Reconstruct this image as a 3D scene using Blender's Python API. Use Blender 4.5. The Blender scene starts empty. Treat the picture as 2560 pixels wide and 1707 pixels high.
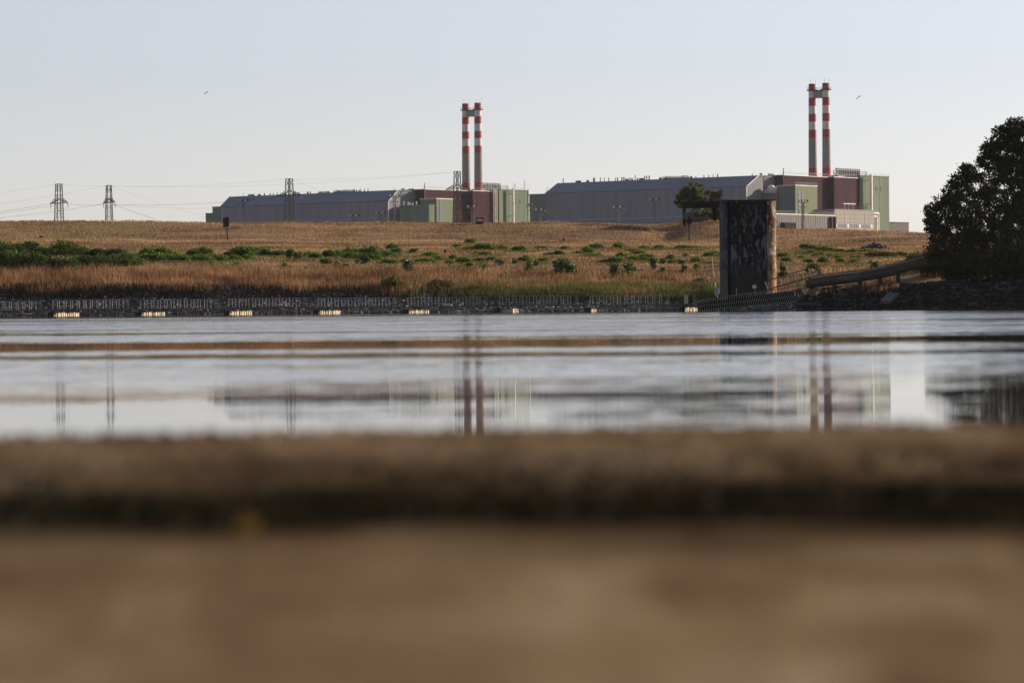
import bpy, math, random
import numpy as np
from mathutils import Vector, Matrix

R = math.radians
random.seed(7)
RNG = np.random.default_rng(11)
C = bpy.context.scene.collection

# ------------------------------------------------------------------ camera, light, exposure
F = 8000.0            # focal length in pixels of the 2560 px wide photograph
EYE = 0.75            # lens height above the water
HOR = 765.0           # photo row of the horizon
ROLL = 0.0087
cam = bpy.data.cameras.new('camera')
cam_o = bpy.data.objects.new('camera', cam); C.objects.link(cam_o)
cam.sensor_width = 36.0
cam.lens = F * 36.0 / 2560.0
cam.shift_y = -(853.5 - HOR) / 2560.0
cam.clip_start = 0.1; cam.clip_end = 30000
cam.dof.use_dof = True
cam.dof.focus_distance = 480.0
cam.dof.aperture_fstop = cam.lens / 85.0
cr, sr = math.cos(ROLL), math.sin(ROLL)
cam_o.matrix_world = Matrix(((cr, sr, 0, 0), (0, 0, -1, 0), (-sr, cr, 0, EYE), (0, 0, 0, 1)))
bpy.context.scene.camera = cam_o

SUN_EL, SUN_AZ = R(17), R(66)          # azimuth clockwise from +Y (the view direction)
sdir = Vector((math.sin(SUN_AZ) * math.cos(SUN_EL), math.cos(SUN_AZ) * math.cos(SUN_EL), math.sin(SUN_EL)))
w = bpy.data.worlds.new('World'); bpy.context.scene.world = w; w.use_nodes = True
nt = w.node_tree; bg = nt.nodes['Background']
sky = nt.nodes.new('ShaderNodeTexSky'); sky.sky_type = 'NISHITA'; sky.sun_disc = False
sky.sun_elevation = SUN_EL; sky.sun_rotation = SUN_AZ
sky.air_density = 1.0; sky.dust_density = 0.4; sky.ozone_density = 3.0; sky.altitude = 100
hsv = nt.nodes.new('ShaderNodeHueSaturation'); hsv.inputs['Saturation'].default_value = 0.44
nt.links.new(sky.outputs[0], hsv.inputs['Color']); tint = nt.nodes.new('ShaderNodeMixRGB'); tint.blend_type = 'MULTIPLY'; tint.inputs[0].default_value = 1; tint.inputs[2].default_value = (1.0, .94, 1.0, 1)
nt.links.new(hsv.outputs[0], tint.inputs[1]); nt.links.new(tint.outputs[0], bg.inputs[0])
bg.inputs[1].default_value = 0.084
sl = bpy.data.lights.new('sun', 'SUN'); sl.energy = 5.0; sl.angle = R(0.5); sl.color = (1.0, 0.80, 0.58)
so = bpy.data.objects.new('sun', sl); C.objects.link(so)
so.rotation_euler = sdir.to_track_quat('Z', 'Y').to_euler(); so.location = (300, 300, 300)
vs = bpy.context.scene.view_settings
vs.view_transform = 'Standard'; vs.look = 'None'; vs.gamma = 1.0; vs.use_curve_mapping = False
vs.exposure = 0.88
bpy.context.scene.cycles.max_bounces = 6
bpy.context.scene.cycles.transparent_max_bounces = 8

# ------------------------------------------------------------------ photo measurements -> world
def slopes(px, py):
    dx, dy = px - 1280.0, HOR - py
    return (dx * cr + dy * sr) / F, (-dx * sr + dy * cr) / F
def at(px, py, Y):
    u, v = slopes(px, py)
    return Vector((u * Y, Y, EYE + v * Y))
def mpp(Y):
    return Y / F

# ------------------------------------------------------------------ helpers
def tag(o, label=None, cat=None, group=None, kind=None):
    if label: o['label'] = label
    if cat: o['category'] = cat
    if group: o['group'] = group
    if kind: o['kind'] = kind
    return o
def empty(name, loc=(0, 0, 0), rz=0):
    o = bpy.data.objects.new(name, None); C.objects.link(o)
    o.location = loc; o.rotation_euler = (0, 0, rz); o.empty_display_size = 0.3
    return o
def root_inv(o):
    return (Matrix.Translation(o.location) @ o.rotation_euler.to_matrix().to_4x4()).inverted()
def link(name, me, parent=None, world=False):
    o = bpy.data.objects.new(name, me); C.objects.link(o)
    if parent is not None:
        o.parent = parent
        if world and parent.type == 'EMPTY': o.matrix_parent_inverse = root_inv(parent)
    return o
def np_mesh(name, verts, faces, mats, midx=None, smooth=False):
    """verts (n,3), faces (m,k) all the same k"""
    me = bpy.data.meshes.new(name)
    verts = np.asarray(verts, dtype=np.float32); faces = np.asarray(faces, dtype=np.int32)
    m, k = faces.shape
    me.vertices.add(len(verts)); me.vertices.foreach_set('co', verts.ravel())
    me.loops.add(m * k); me.loops.foreach_set('vertex_index', faces.ravel())
    me.polygons.add(m); me.polygons.foreach_set('loop_start', np.arange(0, m * k, k, dtype=np.int32))
    me.polygons.foreach_set('loop_total', np.full(m, k, dtype=np.int32))
    for mm in (mats if isinstance(mats, (list, tuple)) else [mats]): me.materials.append(mm)
    if midx is not None: me.polygons.foreach_set('material_index', np.asarray(midx, dtype=np.int32))
    if smooth: me.polygons.foreach_set('use_smooth', np.ones(m, dtype=bool))
    me.update(calc_edges=True)
    return me

class MB:
    def __init__(self, xf=None):
        self.v = []; self.f = []; self.m = []; self.xf = xf; self.cur = 0
    def add(self, vs, fs):
        b = len(self.v)
        self.v += [tuple(p) for p in vs]
        for f in fs: self.f.append(tuple(b + i for i in f)); self.m.append(self.cur)
    def box(self, x0, x1, y0, y1, z0, z1):
        self.add([(x0,y0,z0),(x1,y0,z0),(x1,y1,z0),(x0,y1,z0),(x0,y0,z1),(x1,y0,z1),(x1,y1,z1),(x0,y1,z1)],
                 [(0,3,2,1),(4,5,6,7),(0,1,5,4),(1,2,6,5),(2,3,7,6),(3,0,4,7)])
    def prism(self, poly, axis, lo, hi):
        """poly in the two other axes (in order), extruded along axis"""
        n = len(poly)
        def mk(p, t):
            q = list(p); q.insert(axis, t); return tuple(q)
        vs = [mk(p, lo) for p in poly] + [mk(p, hi) for p in poly]
        fs = [tuple(range(n))[::-1], tuple(range(n, 2 * n))]
        fs += [(i, (i + 1) % n, n + (i + 1) % n, n + i) for i in range(n)]
        self.add(vs, fs)
    def bar(self, p, q, r, n=4, r2=None, caps=True):
        p = Vector(p); q = Vector(q); d = q - p
        if d.length < 1e-6: return
        d.normalize()
        a = d.cross(Vector((0, 0, 1)) if abs(d.z) < .95 else Vector((1, 0, 0))).normalized(); b = d.cross(a)
        r2 = r if r2 is None else r2
        vs = []
        for c, rr in ((p, r), (q, r2)):
            for i in range(n):
                t = 2 * math.pi * (i + .5) / n
                vs.append(c + a * math.cos(t) * rr + b * math.sin(t) * rr)
        fs = [(i, (i + 1) % n, n + (i + 1) % n, n + i) for i in range(n)]
        if caps: fs += [tuple(range(n))[::-1], tuple(range(n, 2 * n))]
        self.add(vs, fs)
    def path(self, pts, r, n=5):
        for p, q in zip(pts[:-1], pts[1:]): self.bar(p, q, r, n)
    def lathe(self, c, prof, n=24):
        """prof: list of (radius, z)"""
        c = Vector(c); vs = []
        for rr, z in prof:
            for i in range(n):
                t = 2 * math.pi * i / n
                vs.append((c.x + rr * math.cos(t), c.y + rr * math.sin(t), c.z + z))
        fs = []
        for j in range(len(prof) - 1):
            for i in range(n):
                fs.append((j*n+i, j*n+(i+1)%n, (j+1)*n+(i+1)%n, (j+1)*n+i))
        fs.append(tuple(range(n))[::-1]); fs.append(tuple(range((len(prof)-1)*n, len(prof)*n)))
        self.add(vs, fs)
    def build(self, name, mats, parent=None, smooth=False, world=True):
        me = bpy.data.meshes.new(name)
        vs = [self.xf(p) for p in self.v] if self.xf else self.v
        me.from_pydata(vs, [], self.f)
        for mm in (mats if isinstance(mats, (list, tuple)) else [mats]): me.materials.append(mm)
        me.polygons.foreach_set('material_index', self.m)
        if smooth:
            me.polygons.foreach_set('use_smooth', [True] * len(self.f))
            try: me.set_sharp_from_angle(angle=R(40))
            except Exception: pass
        me.update()
        return link(name, me, parent, world)

# ------------------------------------------------------------------ materials
def new_mat(name):
    m = bpy.data.materials.new(name); m.use_nodes = True
    t = m.node_tree; return m, t, t.nodes['Principled BSDF']
def N(t, typ, **kw):
    n = t.nodes.new(typ)
    for k, v in kw.items():
        if k.startswith('i_'): n.inputs[k[2:]].default_value = v
        else: setattr(n, k, v)
    return n
def ramp(t, fac, stops):
    r = t.nodes.new('ShaderNodeValToRGB')
    e = r.color_ramp.elements
    while len(e) < len(stops): e.new(0.5)
    for el, (p, c) in zip(e, stops):
        el.position = p; el.color = (c[0], c[1], c[2], 1) if not isinstance(c, (int, float)) else (c, c, c, 1)
    t.links.new(fac, r.inputs[0]); return r
def noisy(name, stops, scale=(1, 1, 1), rot=0, detail=6, rough=.8, bump=0, bscale=1, world=True, ns=1.0, spec=.3, metal=0, disto=0):
    m, t, p = new_mat(name)
    if world: co = N(t, 'ShaderNodeNewGeometry').outputs['Position']
    else: co = N(t, 'ShaderNodeTexCoord').outputs['Object']
    mp = N(t, 'ShaderNodeMapping'); mp.inputs['Rotation'].default_value = (0, 0, rot); mp.inputs['Scale'].default_value = scale
    t.links.new(co, mp.inputs[0])
    n = N(t, 'ShaderNodeTexNoise', i_Scale=ns, i_Detail=detail, i_Roughness=.6, i_Distortion=disto)
    t.links.new(mp.outputs[0], n.inputs['Vector'])
    r = ramp(t, n.outputs[0], stops); t.links.new(r.outputs[0], p.inputs['Base Color'])
    p.inputs['Roughness'].default_value = rough; p.inputs['Specular IOR Level'].default_value = spec; p.inputs['Metallic'].default_value = metal
    if bump:
        n2 = N(t, 'ShaderNodeTexNoise', i_Scale=bscale, i_Detail=5); t.links.new(co, n2.inputs['Vector'])
        b = N(t, 'ShaderNodeBump', i_Strength=1, i_Distance=bump); t.links.new(n2.outputs[0], b.inputs['Height']); t.links.new(b.outputs[0], p.inputs['Normal'])
    return m
def plain(name, c, rough=.7, var=.25, ns=.6, spec=.3, metal=0, world=True):
    lo = tuple(x * (1 - var) for x in c); hi = tuple(min(1, x * (1 + var)) for x in c)
    return noisy(name, [(.3, lo), (.7, hi)], ns=ns, rough=rough, spec=spec, metal=metal, world=world)
def leafy(name, stops, trans=.35, rough=.7, nsc=(.22, .22, .22), amp=1.5, isl=.45):
    """leaves and blades: each island its own tint, light passing through"""
    m, t, p = new_mat(name)
    g = N(t, 'ShaderNodeNewGeometry')
    co = N(t, 'ShaderNodeNewGeometry').outputs['Position']
    mpn = N(t, 'ShaderNodeMapping'); mpn.inputs['Scale'].default_value = nsc; t.links.new(co, mpn.inputs[0])
    n = N(t, 'ShaderNodeTexNoise', i_Scale=1, i_Detail=6, i_Roughness=.6, i_Distortion=.5); t.links.new(mpn.outputs[0], n.inputs['Vector'])
    mx = N(t, 'ShaderNodeMath', operation='MULTIPLY_ADD'); mx.inputs[1].default_value = isl
    t.links.new(g.outputs['Random Per Island'], mx.inputs[0])
    m2 = N(t, 'ShaderNodeMath', operation='MULTIPLY_ADD'); m2.inputs[1].default_value = amp; m2.inputs[2].default_value = .5 - amp * .5 - isl * .5
    t.links.new(n.outputs[0], m2.inputs[0]); t.links.new(m2.outputs[0], mx.inputs[2])
    r = ramp(t, mx.outputs[0], stops)
    t.links.new(r.outputs[0], p.inputs['Base Color']); p.inputs['Roughness'].default_value = rough; p.inputs['Specular IOR Level'].default_value = .2
    tr = N(t, 'ShaderNodeBsdfTranslucent'); t.links.new(r.outputs[0], tr.inputs[0])
    mix = N(t, 'ShaderNodeMixShader'); mix.inputs[0].default_value = trans
    t.links.new(p.outputs[0], mix.inputs[1]); t.links.new(tr.outputs[0], mix.inputs[2])
    t.links.new(mix.outputs[0], t.nodes['Material Output'].inputs[0])
    return m

YAW = R(38.5)
M = {}
M['steel'] = plain('pylon_steel', (.028, .028, .032), .7, spec=.1)
M['steel2'] = plain('lamp_mast_steel', (.10, .105, .11), .6)
M['wire'] = plain('wire', (.045, .045, .05), .7, spec=.1)
M['hall'] = noisy('hall_cladding', [(.30, (.118, .126, .155)), (.7, (.160, .166, .19))], scale=(.35, .35, .012), rot=YAW, ns=1.0, rough=.75, spec=.1)
M['hallroof'] = noisy('hall_roof_sheet', [(.25, (.060, .080, .112)), (.45, (.100, .130, .170)), (.8, (.13, .16, .20))], scale=(.03, .03, .10), rot=YAW, ns=1, rough=.6, detail=8, spec=.1)
M['trim'] = plain('pale_trim', (.45, .45, .44), .6)
M['bluestrip'] = plain('blue_base_strip', (.12, .165, .26), .6)
M['basewall'] = plain('base_wall_grey', (.115, .13, .15), .8)
M['burg'] = noisy('burgundy_cladding', [(.3, (.034, .0165, .024)), (.7, (.050, .024, .034))], scale=(.4, .4, .03), rot=YAW, ns=1, rough=.9, spec=.05)
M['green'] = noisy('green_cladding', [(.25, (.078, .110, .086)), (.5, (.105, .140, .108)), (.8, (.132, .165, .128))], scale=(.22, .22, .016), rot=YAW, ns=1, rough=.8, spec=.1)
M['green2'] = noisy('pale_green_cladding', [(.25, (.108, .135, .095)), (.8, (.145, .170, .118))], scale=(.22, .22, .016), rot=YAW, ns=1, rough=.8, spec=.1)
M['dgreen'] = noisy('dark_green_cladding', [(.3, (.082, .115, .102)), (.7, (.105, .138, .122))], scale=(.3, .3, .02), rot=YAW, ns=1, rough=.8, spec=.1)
M['beige'] = noisy('beige_panels', [(.3, (.20, .188, .18)), (.7, (.27, .252, .238))], scale=(.2, .2, .05), rot=YAW, ns=1, rough=.85)
M['greywall'] = noisy('grey_panels', [(.3, (.095, .095, .10)), (.7, (.14, .138, .14))], scale=(.5, .5, .03), rot=YAW, ns=1, rough=.85)
M['glass'] = plain('window_glass', (.05, .07, .10), .2, spec=.5)
M['whitepipe'] = plain('white_pipe', (.62, .60, .55), .5)
M['dark'] = plain('dark_paint', (.02, .02, .024), .7, spec=.1)
M['black'] = plain('tarred_timber', (.007, .007, .008), .9, spec=.04)
M['red'] = plain('chimney_red', (.215, .028, .042), .75, var=.12, ns=.3)
M['white'] = plain('chimney_white', (.38, .38, .39), .7, var=.08, ns=.3)
M['conc_stack'] = noisy('chimney_concrete', [(.3, (.135, .132, .125)), (.7, (.18, .175, .16))], scale=(.5, .5, .03), ns=1, rough=.85)
M['cooler'] = plain('cooler_blue_grey', (.06, .085, .12), .5)
M['coolpipe'] = plain('galvanised_pipe', (.17, .18, .20), .55)
M['ductcap'] = plain('duct_cap_grey', (.30, .31, .33), .5)
M['soil'] = None

# ------------------------------------------------------------------ far bank terrain
def vnoise(x, y, s, seed=0):
    rs = np.random.default_rng(seed); o = 0
    for k in range(6):
        a = rs.uniform(0, 2 * math.pi); ph = rs.uniform(0, 6.28); fr = rs.uniform(.6, 1.7) / s
        o = o + np.sin((x * math.cos(a) + y * math.sin(a)) * fr * 6.28 / 2 + ph + 1.3 * np.sin((x * math.sin(a) - y * math.cos(a)) * fr * 2 + ph * 2))
    return o / 6
COLS = np.array([-800, 0, 500, 1000, 1280, 1500, 1600, 1655, 1720, 1800, 1950, 2100, 2220, 2300, 2560, 3400], float)
V_CR = np.array([226, 225, 220, 212.5, 209.5, 210, 206.5, 203.5, 208, 208, 193, 186.5, 181, 176, 170, 160], float)
V_TOE = np.array([176, 173, 169, 163, 160, 160, 159, 158, 158, 156, 152, 146, 142, 140, 136, 130], float)
V_LOW = np.array([112, 112, 109, 103, 100, 95, 93, 92, 90, 89, 85, 83, 83, 84, 90, 95], float)
V_RIP = np.array([54, 54, 51, 40, 34, 28, 25, 24, 23, 22, 20, 22, 28, 34, 46, 48], float)
def colsmooth(px, arr, k=30):
    return (np.interp(px - k, COLS, arr) + 2 * np.interp(px, COLS, arr) + np.interp(px + k, COLS, arr)) / 4
def y_shore(px):
    return np.interp(px, [-800, 1740, 1870, 2150, 2560, 3400], [409, 409, 398.5, 389, 372, 350]) + 0
D_K = np.array([-14, -2, 0, 7, 31, 130, 160, 172, 200, 260], float)
def zprof(px, d):
    ys = y_shore(px)
    zr = EYE + colsmooth(px, V_RIP) * (ys + 7) / F
    zl = EYE + colsmooth(px, V_LOW) * (ys + 31) / F
    zt = EYE + colsmooth(px, V_TOE) * (ys + 130) / F
    zc = EYE + colsmooth(px, V_CR, 14) * (ys + 160) / F
    zs = [np.full_like(px, -6.0), np.full_like(px, -1.1), np.zeros_like(px), zr, zl, zt, zc, zc - .1, zc * 0 + 12.6, zc * 0 + 11.6]
    out = np.zeros_like(px)
    tot = 0
    for off, wt in ((-1, 1), (-.5, 2), (0, 3), (.5, 2), (1, 1)):
        wd = np.clip((d - 7) * .16, .35, 7.0)
        dd = d + off * wd
        z = np.zeros_like(px)
        for i in range(len(D_K) - 1):
            a, b = D_K[i], D_K[i + 1]
            f = np.clip((dd - a) / (b - a), 0, 1)
            if i == 0: z = zs[0] + (zs[1] - zs[0]) * f
            else: z = z + (zs[i + 1] - zs[i]) * f
        out += wt * z; tot += wt
    return out / tot
def zbank(x, y):
    x = np.asarray(x, float); y = np.asarray(y, float)
    px = 1280 + x / y * F
    d = y - y_shore(px)
    z = zprof(px, d)
    g = np.clip((d - 20) / 20, 0, 1)
    z = z + g * (.16 * vnoise(x, y, 14, 3) + .07 * vnoise(x, y, 4, 5)) + .05 * vnoise(x, y, 2.2, 8)
    # the darker, left-facing flank of the mound under the shelter
    z = z - 1.0 * np.exp(-((px - 1668) / 42) ** 2 - ((y - 551) / 14) ** 2)
    z = z + .5 * np.exp(-((px - 1760) / 60) ** 2 - ((y - 556) / 14) ** 2)
    # rolling folds on the levee slope
    z = z + .45 * np.clip((d - 105) / 25, 0, 1) * np.clip((176 - d) / 10, 0, 1) * vnoise(x, y, 26, 21)
    return z
def ground_hit(px, py):
    u, v = slopes(px, py)
    Y = np.arange(372.0, 600.0, .25)
    zr = EYE + v * Y; zt = zbank(u * Y, Y)
    k = np.argmax(zt >= zr)
    if not (zt >= zr).any(): k = int(np.argmax(zt - zr))
    y = float(Y[k]); return Vector((u * y, y, float(zbank(u * y, y))))

def soil_mat():
    m, t, p = new_mat('dry_bank_ground')
    co = N(t, 'ShaderNodeNewGeometry').outputs['Position']
    mp = N(t, 'ShaderNodeMapping'); mp.inputs['Scale'].default_value = (.05, .11, .3); t.links.new(co, mp.inputs[0])
    n1 = N(t, 'ShaderNodeTexNoise', i_Scale=1.0, i_Detail=9, i_Roughness=.72, i_Distortion=.8); t.links.new(mp.outputs[0], n1.inputs['Vector'])
    r1 = ramp(t, n1.outputs[0], [(.30, (.085, .052, .030)), (.45, (.15, .092, .052)), (.58, (.22, .142, .078)), (.72, (.30, .20, .105))])
    n2 = N(t, 'ShaderNodeTexNoise', i_Scale=.028, i_Detail=4, i_Distortion=.8); t.links.new(co, n2.inputs['Vector'])
    r2 = ramp(t, n2.outputs[0], [(.52, 0.0), (.66, .65)])
    mx = N(t, 'ShaderNodeMixRGB'); mx.inputs['Color2'].default_value = (.15, .135, .05, 1)
    t.links.new(r2.outputs[0], mx.inputs[0]); t.links.new(r1.outputs[0], mx.inputs[1])
    # wheel tracks running along the foot of the levee
    sp0 = N(t, 'ShaderNodeSeparateXYZ'); t.links.new(co, sp0.inputs[0])
    wv = N(t, 'ShaderNodeTexNoise', i_Scale=.03, i_Detail=2); t.links.new(co, wv.inputs['Vector'])
    tk = N(t, 'ShaderNodeMath', operation='MULTIPLY_ADD'); tk.inputs[1].default_value = 14; t.links.new(wv.outputs[0], tk.inputs[0]); t.links.new(sp0.outputs['Y'], tk.inputs[2])
    tn = N(t, 'ShaderNodeMapRange'); tn.inputs['From Min'].default_value = 535; tn.inputs['From Max'].default_value = 550; t.links.new(tk.outputs[0], tn.inputs['Value'])
    tr_ = ramp(t, tn.outputs[0], [(.0, 0.0), (.12, .7), (.25, .1), (.5, .1), (.62, .7), (.80, 0.0)])
    mt = N(t, 'ShaderNodeMixRGB'); mt.inputs['Color2'].default_value = (.36, .26, .17, 1); t.links.new(tr_.outputs[0], mt.inputs[0]); t.links.new(mx.outputs[0], mt.inputs[1])
    mx = mt
    # dark stones and silt on the lowest strip by the water
    sp = N(t, 'ShaderNodeSeparateXYZ'); t.links.new(co, sp.inputs[0])
    mr = N(t, 'ShaderNodeMapRange'); mr.inputs['From Min'].default_value = 2.0; mr.inputs['From Max'].default_value = 3.6
    t.links.new(sp.outputs['Z'], mr.inputs['Value'])
    m3 = N(t, 'ShaderNodeMixRGB'); m3.inputs['Color1'].default_value = (.035, .034, .036, 1)
    t.links.new(mr.outputs[0], m3.inputs[0]); t.links.new(mx.outputs[0], m3.inputs[2])
    t.links.new(m3.outputs[0], p.inputs['Base Color']); p.inputs['Roughness'].default_value = .95; p.inputs['Specular IOR Level'].default_value = .1
    n3 = N(t, 'ShaderNodeTexNoise', i_Scale=1.6, i_Detail=6); t.links.new(co, n3.inputs['Vector'])
    b = N(t, 'ShaderNodeBump', i_Strength=1, i_Distance=.5); t.links.new(n3.outputs[0], b.inputs['Height']); t.links.new(b.outputs[0], p.inputs['Normal'])
    return m
M['soil'] = soil_mat()
ys = np.concatenate([np.arange(340, 432, .8), np.arange(432, 560, 1.6), np.arange(560, 640, 2.5), [660, 700]])
xs = np.concatenate([np.arange(-320, -110, 8), np.arange(-110, 115, 1.0), np.arange(115, 330, 8)])
gx, gy = np.meshgrid(xs, ys)
gz = zbank(gx.ravel(), gy.ravel())
nx, ny = len(xs), len(ys)
ii = (np.arange(ny - 1)[:, None] * nx + np.arange(nx - 1)[None, :]).ravel()
fc = np.stack([ii, ii + 1, ii + 1 + nx, ii + nx], 1)
o = link('river_bank', np_mesh('river_bank', np.stack([gx.ravel(), gy.ravel(), gz], 1), fc, M['soil'], smooth=True))
tag(o, kind='structure')
# the plain behind the levee, out to the horizon
mb = MB(); mb.add([(-3500, 640, 11.5), (3500, 640, 11.5), (3500, 4000, 11.5), (-3500, 4000, 11.5)], [(0, 1, 2, 3)])
tag(mb.build('plain', noisy('plain_ground', [(.3, (.16, .13, .07)), (.7, (.22, .17, .09))], ns=.02, rough=.95)), kind='structure')

# ------------------------------------------------------------------ water
def water_mat():
    m, t, p = new_mat('river_water')
    co = N(t, 'ShaderNodeNewGeometry').outputs['Position']
    sp = N(t, 'ShaderNodeSeparateXYZ'); t.links.new(co, sp.inputs[0])
    # patches where the breeze ruffles the river, bands lying across it
    mpw = N(t, 'ShaderNodeMapping'); mpw.inputs['Scale'].default_value = (.02, .05, 1); t.links.new(co, mpw.inputs[0])
    nw = N(t, 'ShaderNodeTexNoise', i_Scale=1, i_Detail=3); t.links.new(mpw.outputs[0], nw.inputs['Vector'])
    inv = N(t, 'ShaderNodeMath', operation='DIVIDE'); inv.inputs[0].default_value = 15.0; t.links.new(sp.outputs['Y'], inv.inputs[1])
    wob = N(t, 'ShaderNodeMath', operation='MULTIPLY_ADD'); wob.inputs[1].default_value = .05; t.links.new(nw.outputs[0], wob.inputs[0])
    wo2 = N(t, 'ShaderNodeMath', operation='SUBTRACT'); wo2.inputs[1].default_value = .025
    t.links.new(inv.outputs[0], wob.inputs[2]); t.links.new(wob.outputs[0], wo2.inputs[0])
    amp = ramp(t, wo2.outputs[0], [(.036, .03), (.050, .14), (.070, .8), (.085, 1.0), (.150, .95), (.18, .45), (.202, .24), (.255, .22), (.29, .34),
                                   (.36, .36), (.43, .26), (.50, .12), (.57, .10), (.66, .06), (.80, .04)])
    # streaks inside the bands
    mps = N(t, 'ShaderNodeMapping'); mps.inputs['Scale'].default_value = (.016, .085, 1); t.links.new(co, mps.inputs[0])
    nS = N(t, 'ShaderNodeTexNoise', i_Scale=1, i_Detail=7, i_Roughness=.72, i_Distortion=.3); t.links.new(mps.outputs[0], nS.inputs['Vector'])
    rs = ramp(t, nS.outputs[0], [(.40, .03), (.47, .14), (.55, .65), (.66, 1.0)])
    am = N(t, 'ShaderNodeMath', operation='MULTIPLY'); t.links.new(amp.outputs[0], am.inputs[0]); t.links.new(rs.outputs[0], am.inputs[1])
    # ripples
    mpr = N(t, 'ShaderNodeMapping'); mpr.inputs['Scale'].default_value = (.9, 2.4, 1); t.links.new(co, mpr.inputs[0])
    nr = N(t, 'ShaderNodeTexNoise', i_Scale=1.0, i_Detail=5, i_Roughness=.6); t.links.new(mpr.outputs[0], nr.inputs['Vector'])
    sub = N(t, 'ShaderNodeVectorMath', operation='SUBTRACT'); sub.inputs[1].default_value = (.5, .5, .5); t.links.new(nr.outputs['Color'], sub.inputs[0])
    # seen this low only the near faces of the ripples show, so the slope leans towards the near shore
    ab = N(t, 'ShaderNodeVectorMath', operation='ABSOLUTE'); t.links.new(sub.outputs[0], ab.inputs[0])
    ml = N(t, 'ShaderNodeVectorMath', operation='MULTIPLY'); ml.inputs[1].default_value = (.6, -2.4, 0); t.links.new(ab.outputs[0], ml.inputs[0])
    sc = N(t, 'ShaderNodeVectorMath', operation='SCALE'); t.links.new(ml.outputs[0], sc.inputs[0]); t.links.new(am.outputs[0], sc.inputs['Scale'])
    ad = N(t, 'ShaderNodeVectorMath', operation='ADD'); ad.inputs[1].default_value = (0, 0, 1); t.links.new(sc.outputs[0], ad.inputs[0])
    nn = N(t, 'ShaderNodeVectorMath', operation='NORMALIZE'); t.links.new(ad.outputs[0], nn.inputs[0])
    t.links.new(nn.outputs[0], p.inputs['Normal'])
    p.inputs['Base Color'].default_value = (.055, .052, .045, 1)
    p.inputs['Roughness'].default_value = .015; p.inputs['IOR'].default_value = 1.33
    return m
mb = MB(); mb.add([(-700, 13.0, 0), (700, 13.0, 0), (700, 420, 0), (-700, 420, 0)], [(0, 1, 2, 3)])
tag(mb.build('river_water', water_mat()), kind='structure')

# ------------------------------------------------------------------ near shore
def near_z(x, y):
    z = np.interp(y, [-60, 3, 8.6, 9.6, 11.6, 12.6, 13.3, 14.4, 17, 20], [.12, .12, .085, .07, .05, .07, .155, .185, .04, -.35])
    return z + .012 * vnoise(x, y, 1.3, 31) + .02 * vnoise(x, y, 5, 33) * np.clip((y - 2) / 4, 0, 1)
def shore_mat():
    m, t, p = new_mat('sandy_shore')
    co = N(t, 'ShaderNodeNewGeometry').outputs['Position']
    mp = N(t, 'ShaderNodeMapping'); mp.inputs['Scale'].default_value = (1.5, .5, 1); mp.inputs['Rotation'].default_value = (0, 0, .5); t.links.new(co, mp.inputs[0])
    n = N(t, 'ShaderNodeTexNoise', i_Scale=1.1, i_Detail=6, i_Roughness=.55, i_Distortion=.8); t.links.new(mp.outputs[0], n.inputs['Vector'])
    r = ramp(t, n.outputs[0], [(.28, (.070, .045, .026)), (.43, (.115, .079, .047)), (.55, (.162, .117, .072)), (.70, (.215, .165, .114))])
    sp = N(t, 'ShaderNodeSeparateXYZ'); t.links.new(co, sp.inputs[0])
    n2 = N(t, 'ShaderNodeTexNoise', i_Scale=.9, i_Detail=4); t.links.new(co, n2.inputs['Vector'])
    wob = N(t, 'ShaderNodeMath', operation='MULTIPLY_ADD'); wob.inputs[1].default_value = 2.2; t.links.new(n2.outputs[0], wob.inputs[0]); t.links.new(sp.outputs['Y'], wob.inputs[2])
    dv = N(t, 'ShaderNodeMath', operation='DIVIDE'); dv.inputs[1].default_value = 20; t.links.new(wob.outputs[0], dv.inputs[0])
    # the near-black strip in the hollow behind the ridge
    k = ramp(t, dv.outputs[0], [(.475, 0.0), (.56, 1.0), (.645, 1.0), (.73, .05), (.77, .1), (.83, .85)])
    mx = N(t, 'ShaderNodeMixRGB'); mx.inputs['Color2'].default_value = (.010, .008, .005, 1)
    t.links.new(k.outputs[0], mx.inputs[0]); t.links.new(r.outputs[0], mx.inputs[1])
    t.links.new(mx.outputs[0], p.inputs['Base Color']); p.inputs['Roughness'].default_value = 1.0; p.inputs['Specular IOR Level'].default_value = .0
    n3 = N(t, 'ShaderNodeTexNoise', i_Scale=14, i_Detail=5); t.links.new(co, n3.inputs['Vector'])
    b = N(t, 'ShaderNodeBump', i_Strength=1, i_Distance=.02); t.links.new(n3.outputs[0], b.inputs['Height']); t.links.new(b.outputs[0], p.inputs['Normal'])
    return m
ys = np.concatenate([np.arange(-60, 0, 4), np.arange(0, 22, .12)]); xs = np.concatenate([np.arange(-90, -8, 3), np.arange(-8, 8.1, .16), np.arange(9, 92, 3)])
gx, gy = np.meshgrid(xs, ys); nx, ny = len(xs), len(ys)
ii = (np.arange(ny - 1)[:, None] * nx + np.arange(nx - 1)[None, :]).ravel()
o = link('near_shore', np_mesh('near_shore', np.stack([gx.ravel(), gy.ravel(), near_z(gx.ravel(), gy.ravel())], 1),
         np.stack([ii, ii + 1, ii + 1 + nx, ii + nx], 1), shore_mat(), smooth=True))
tag(o, kind='structure')

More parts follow.
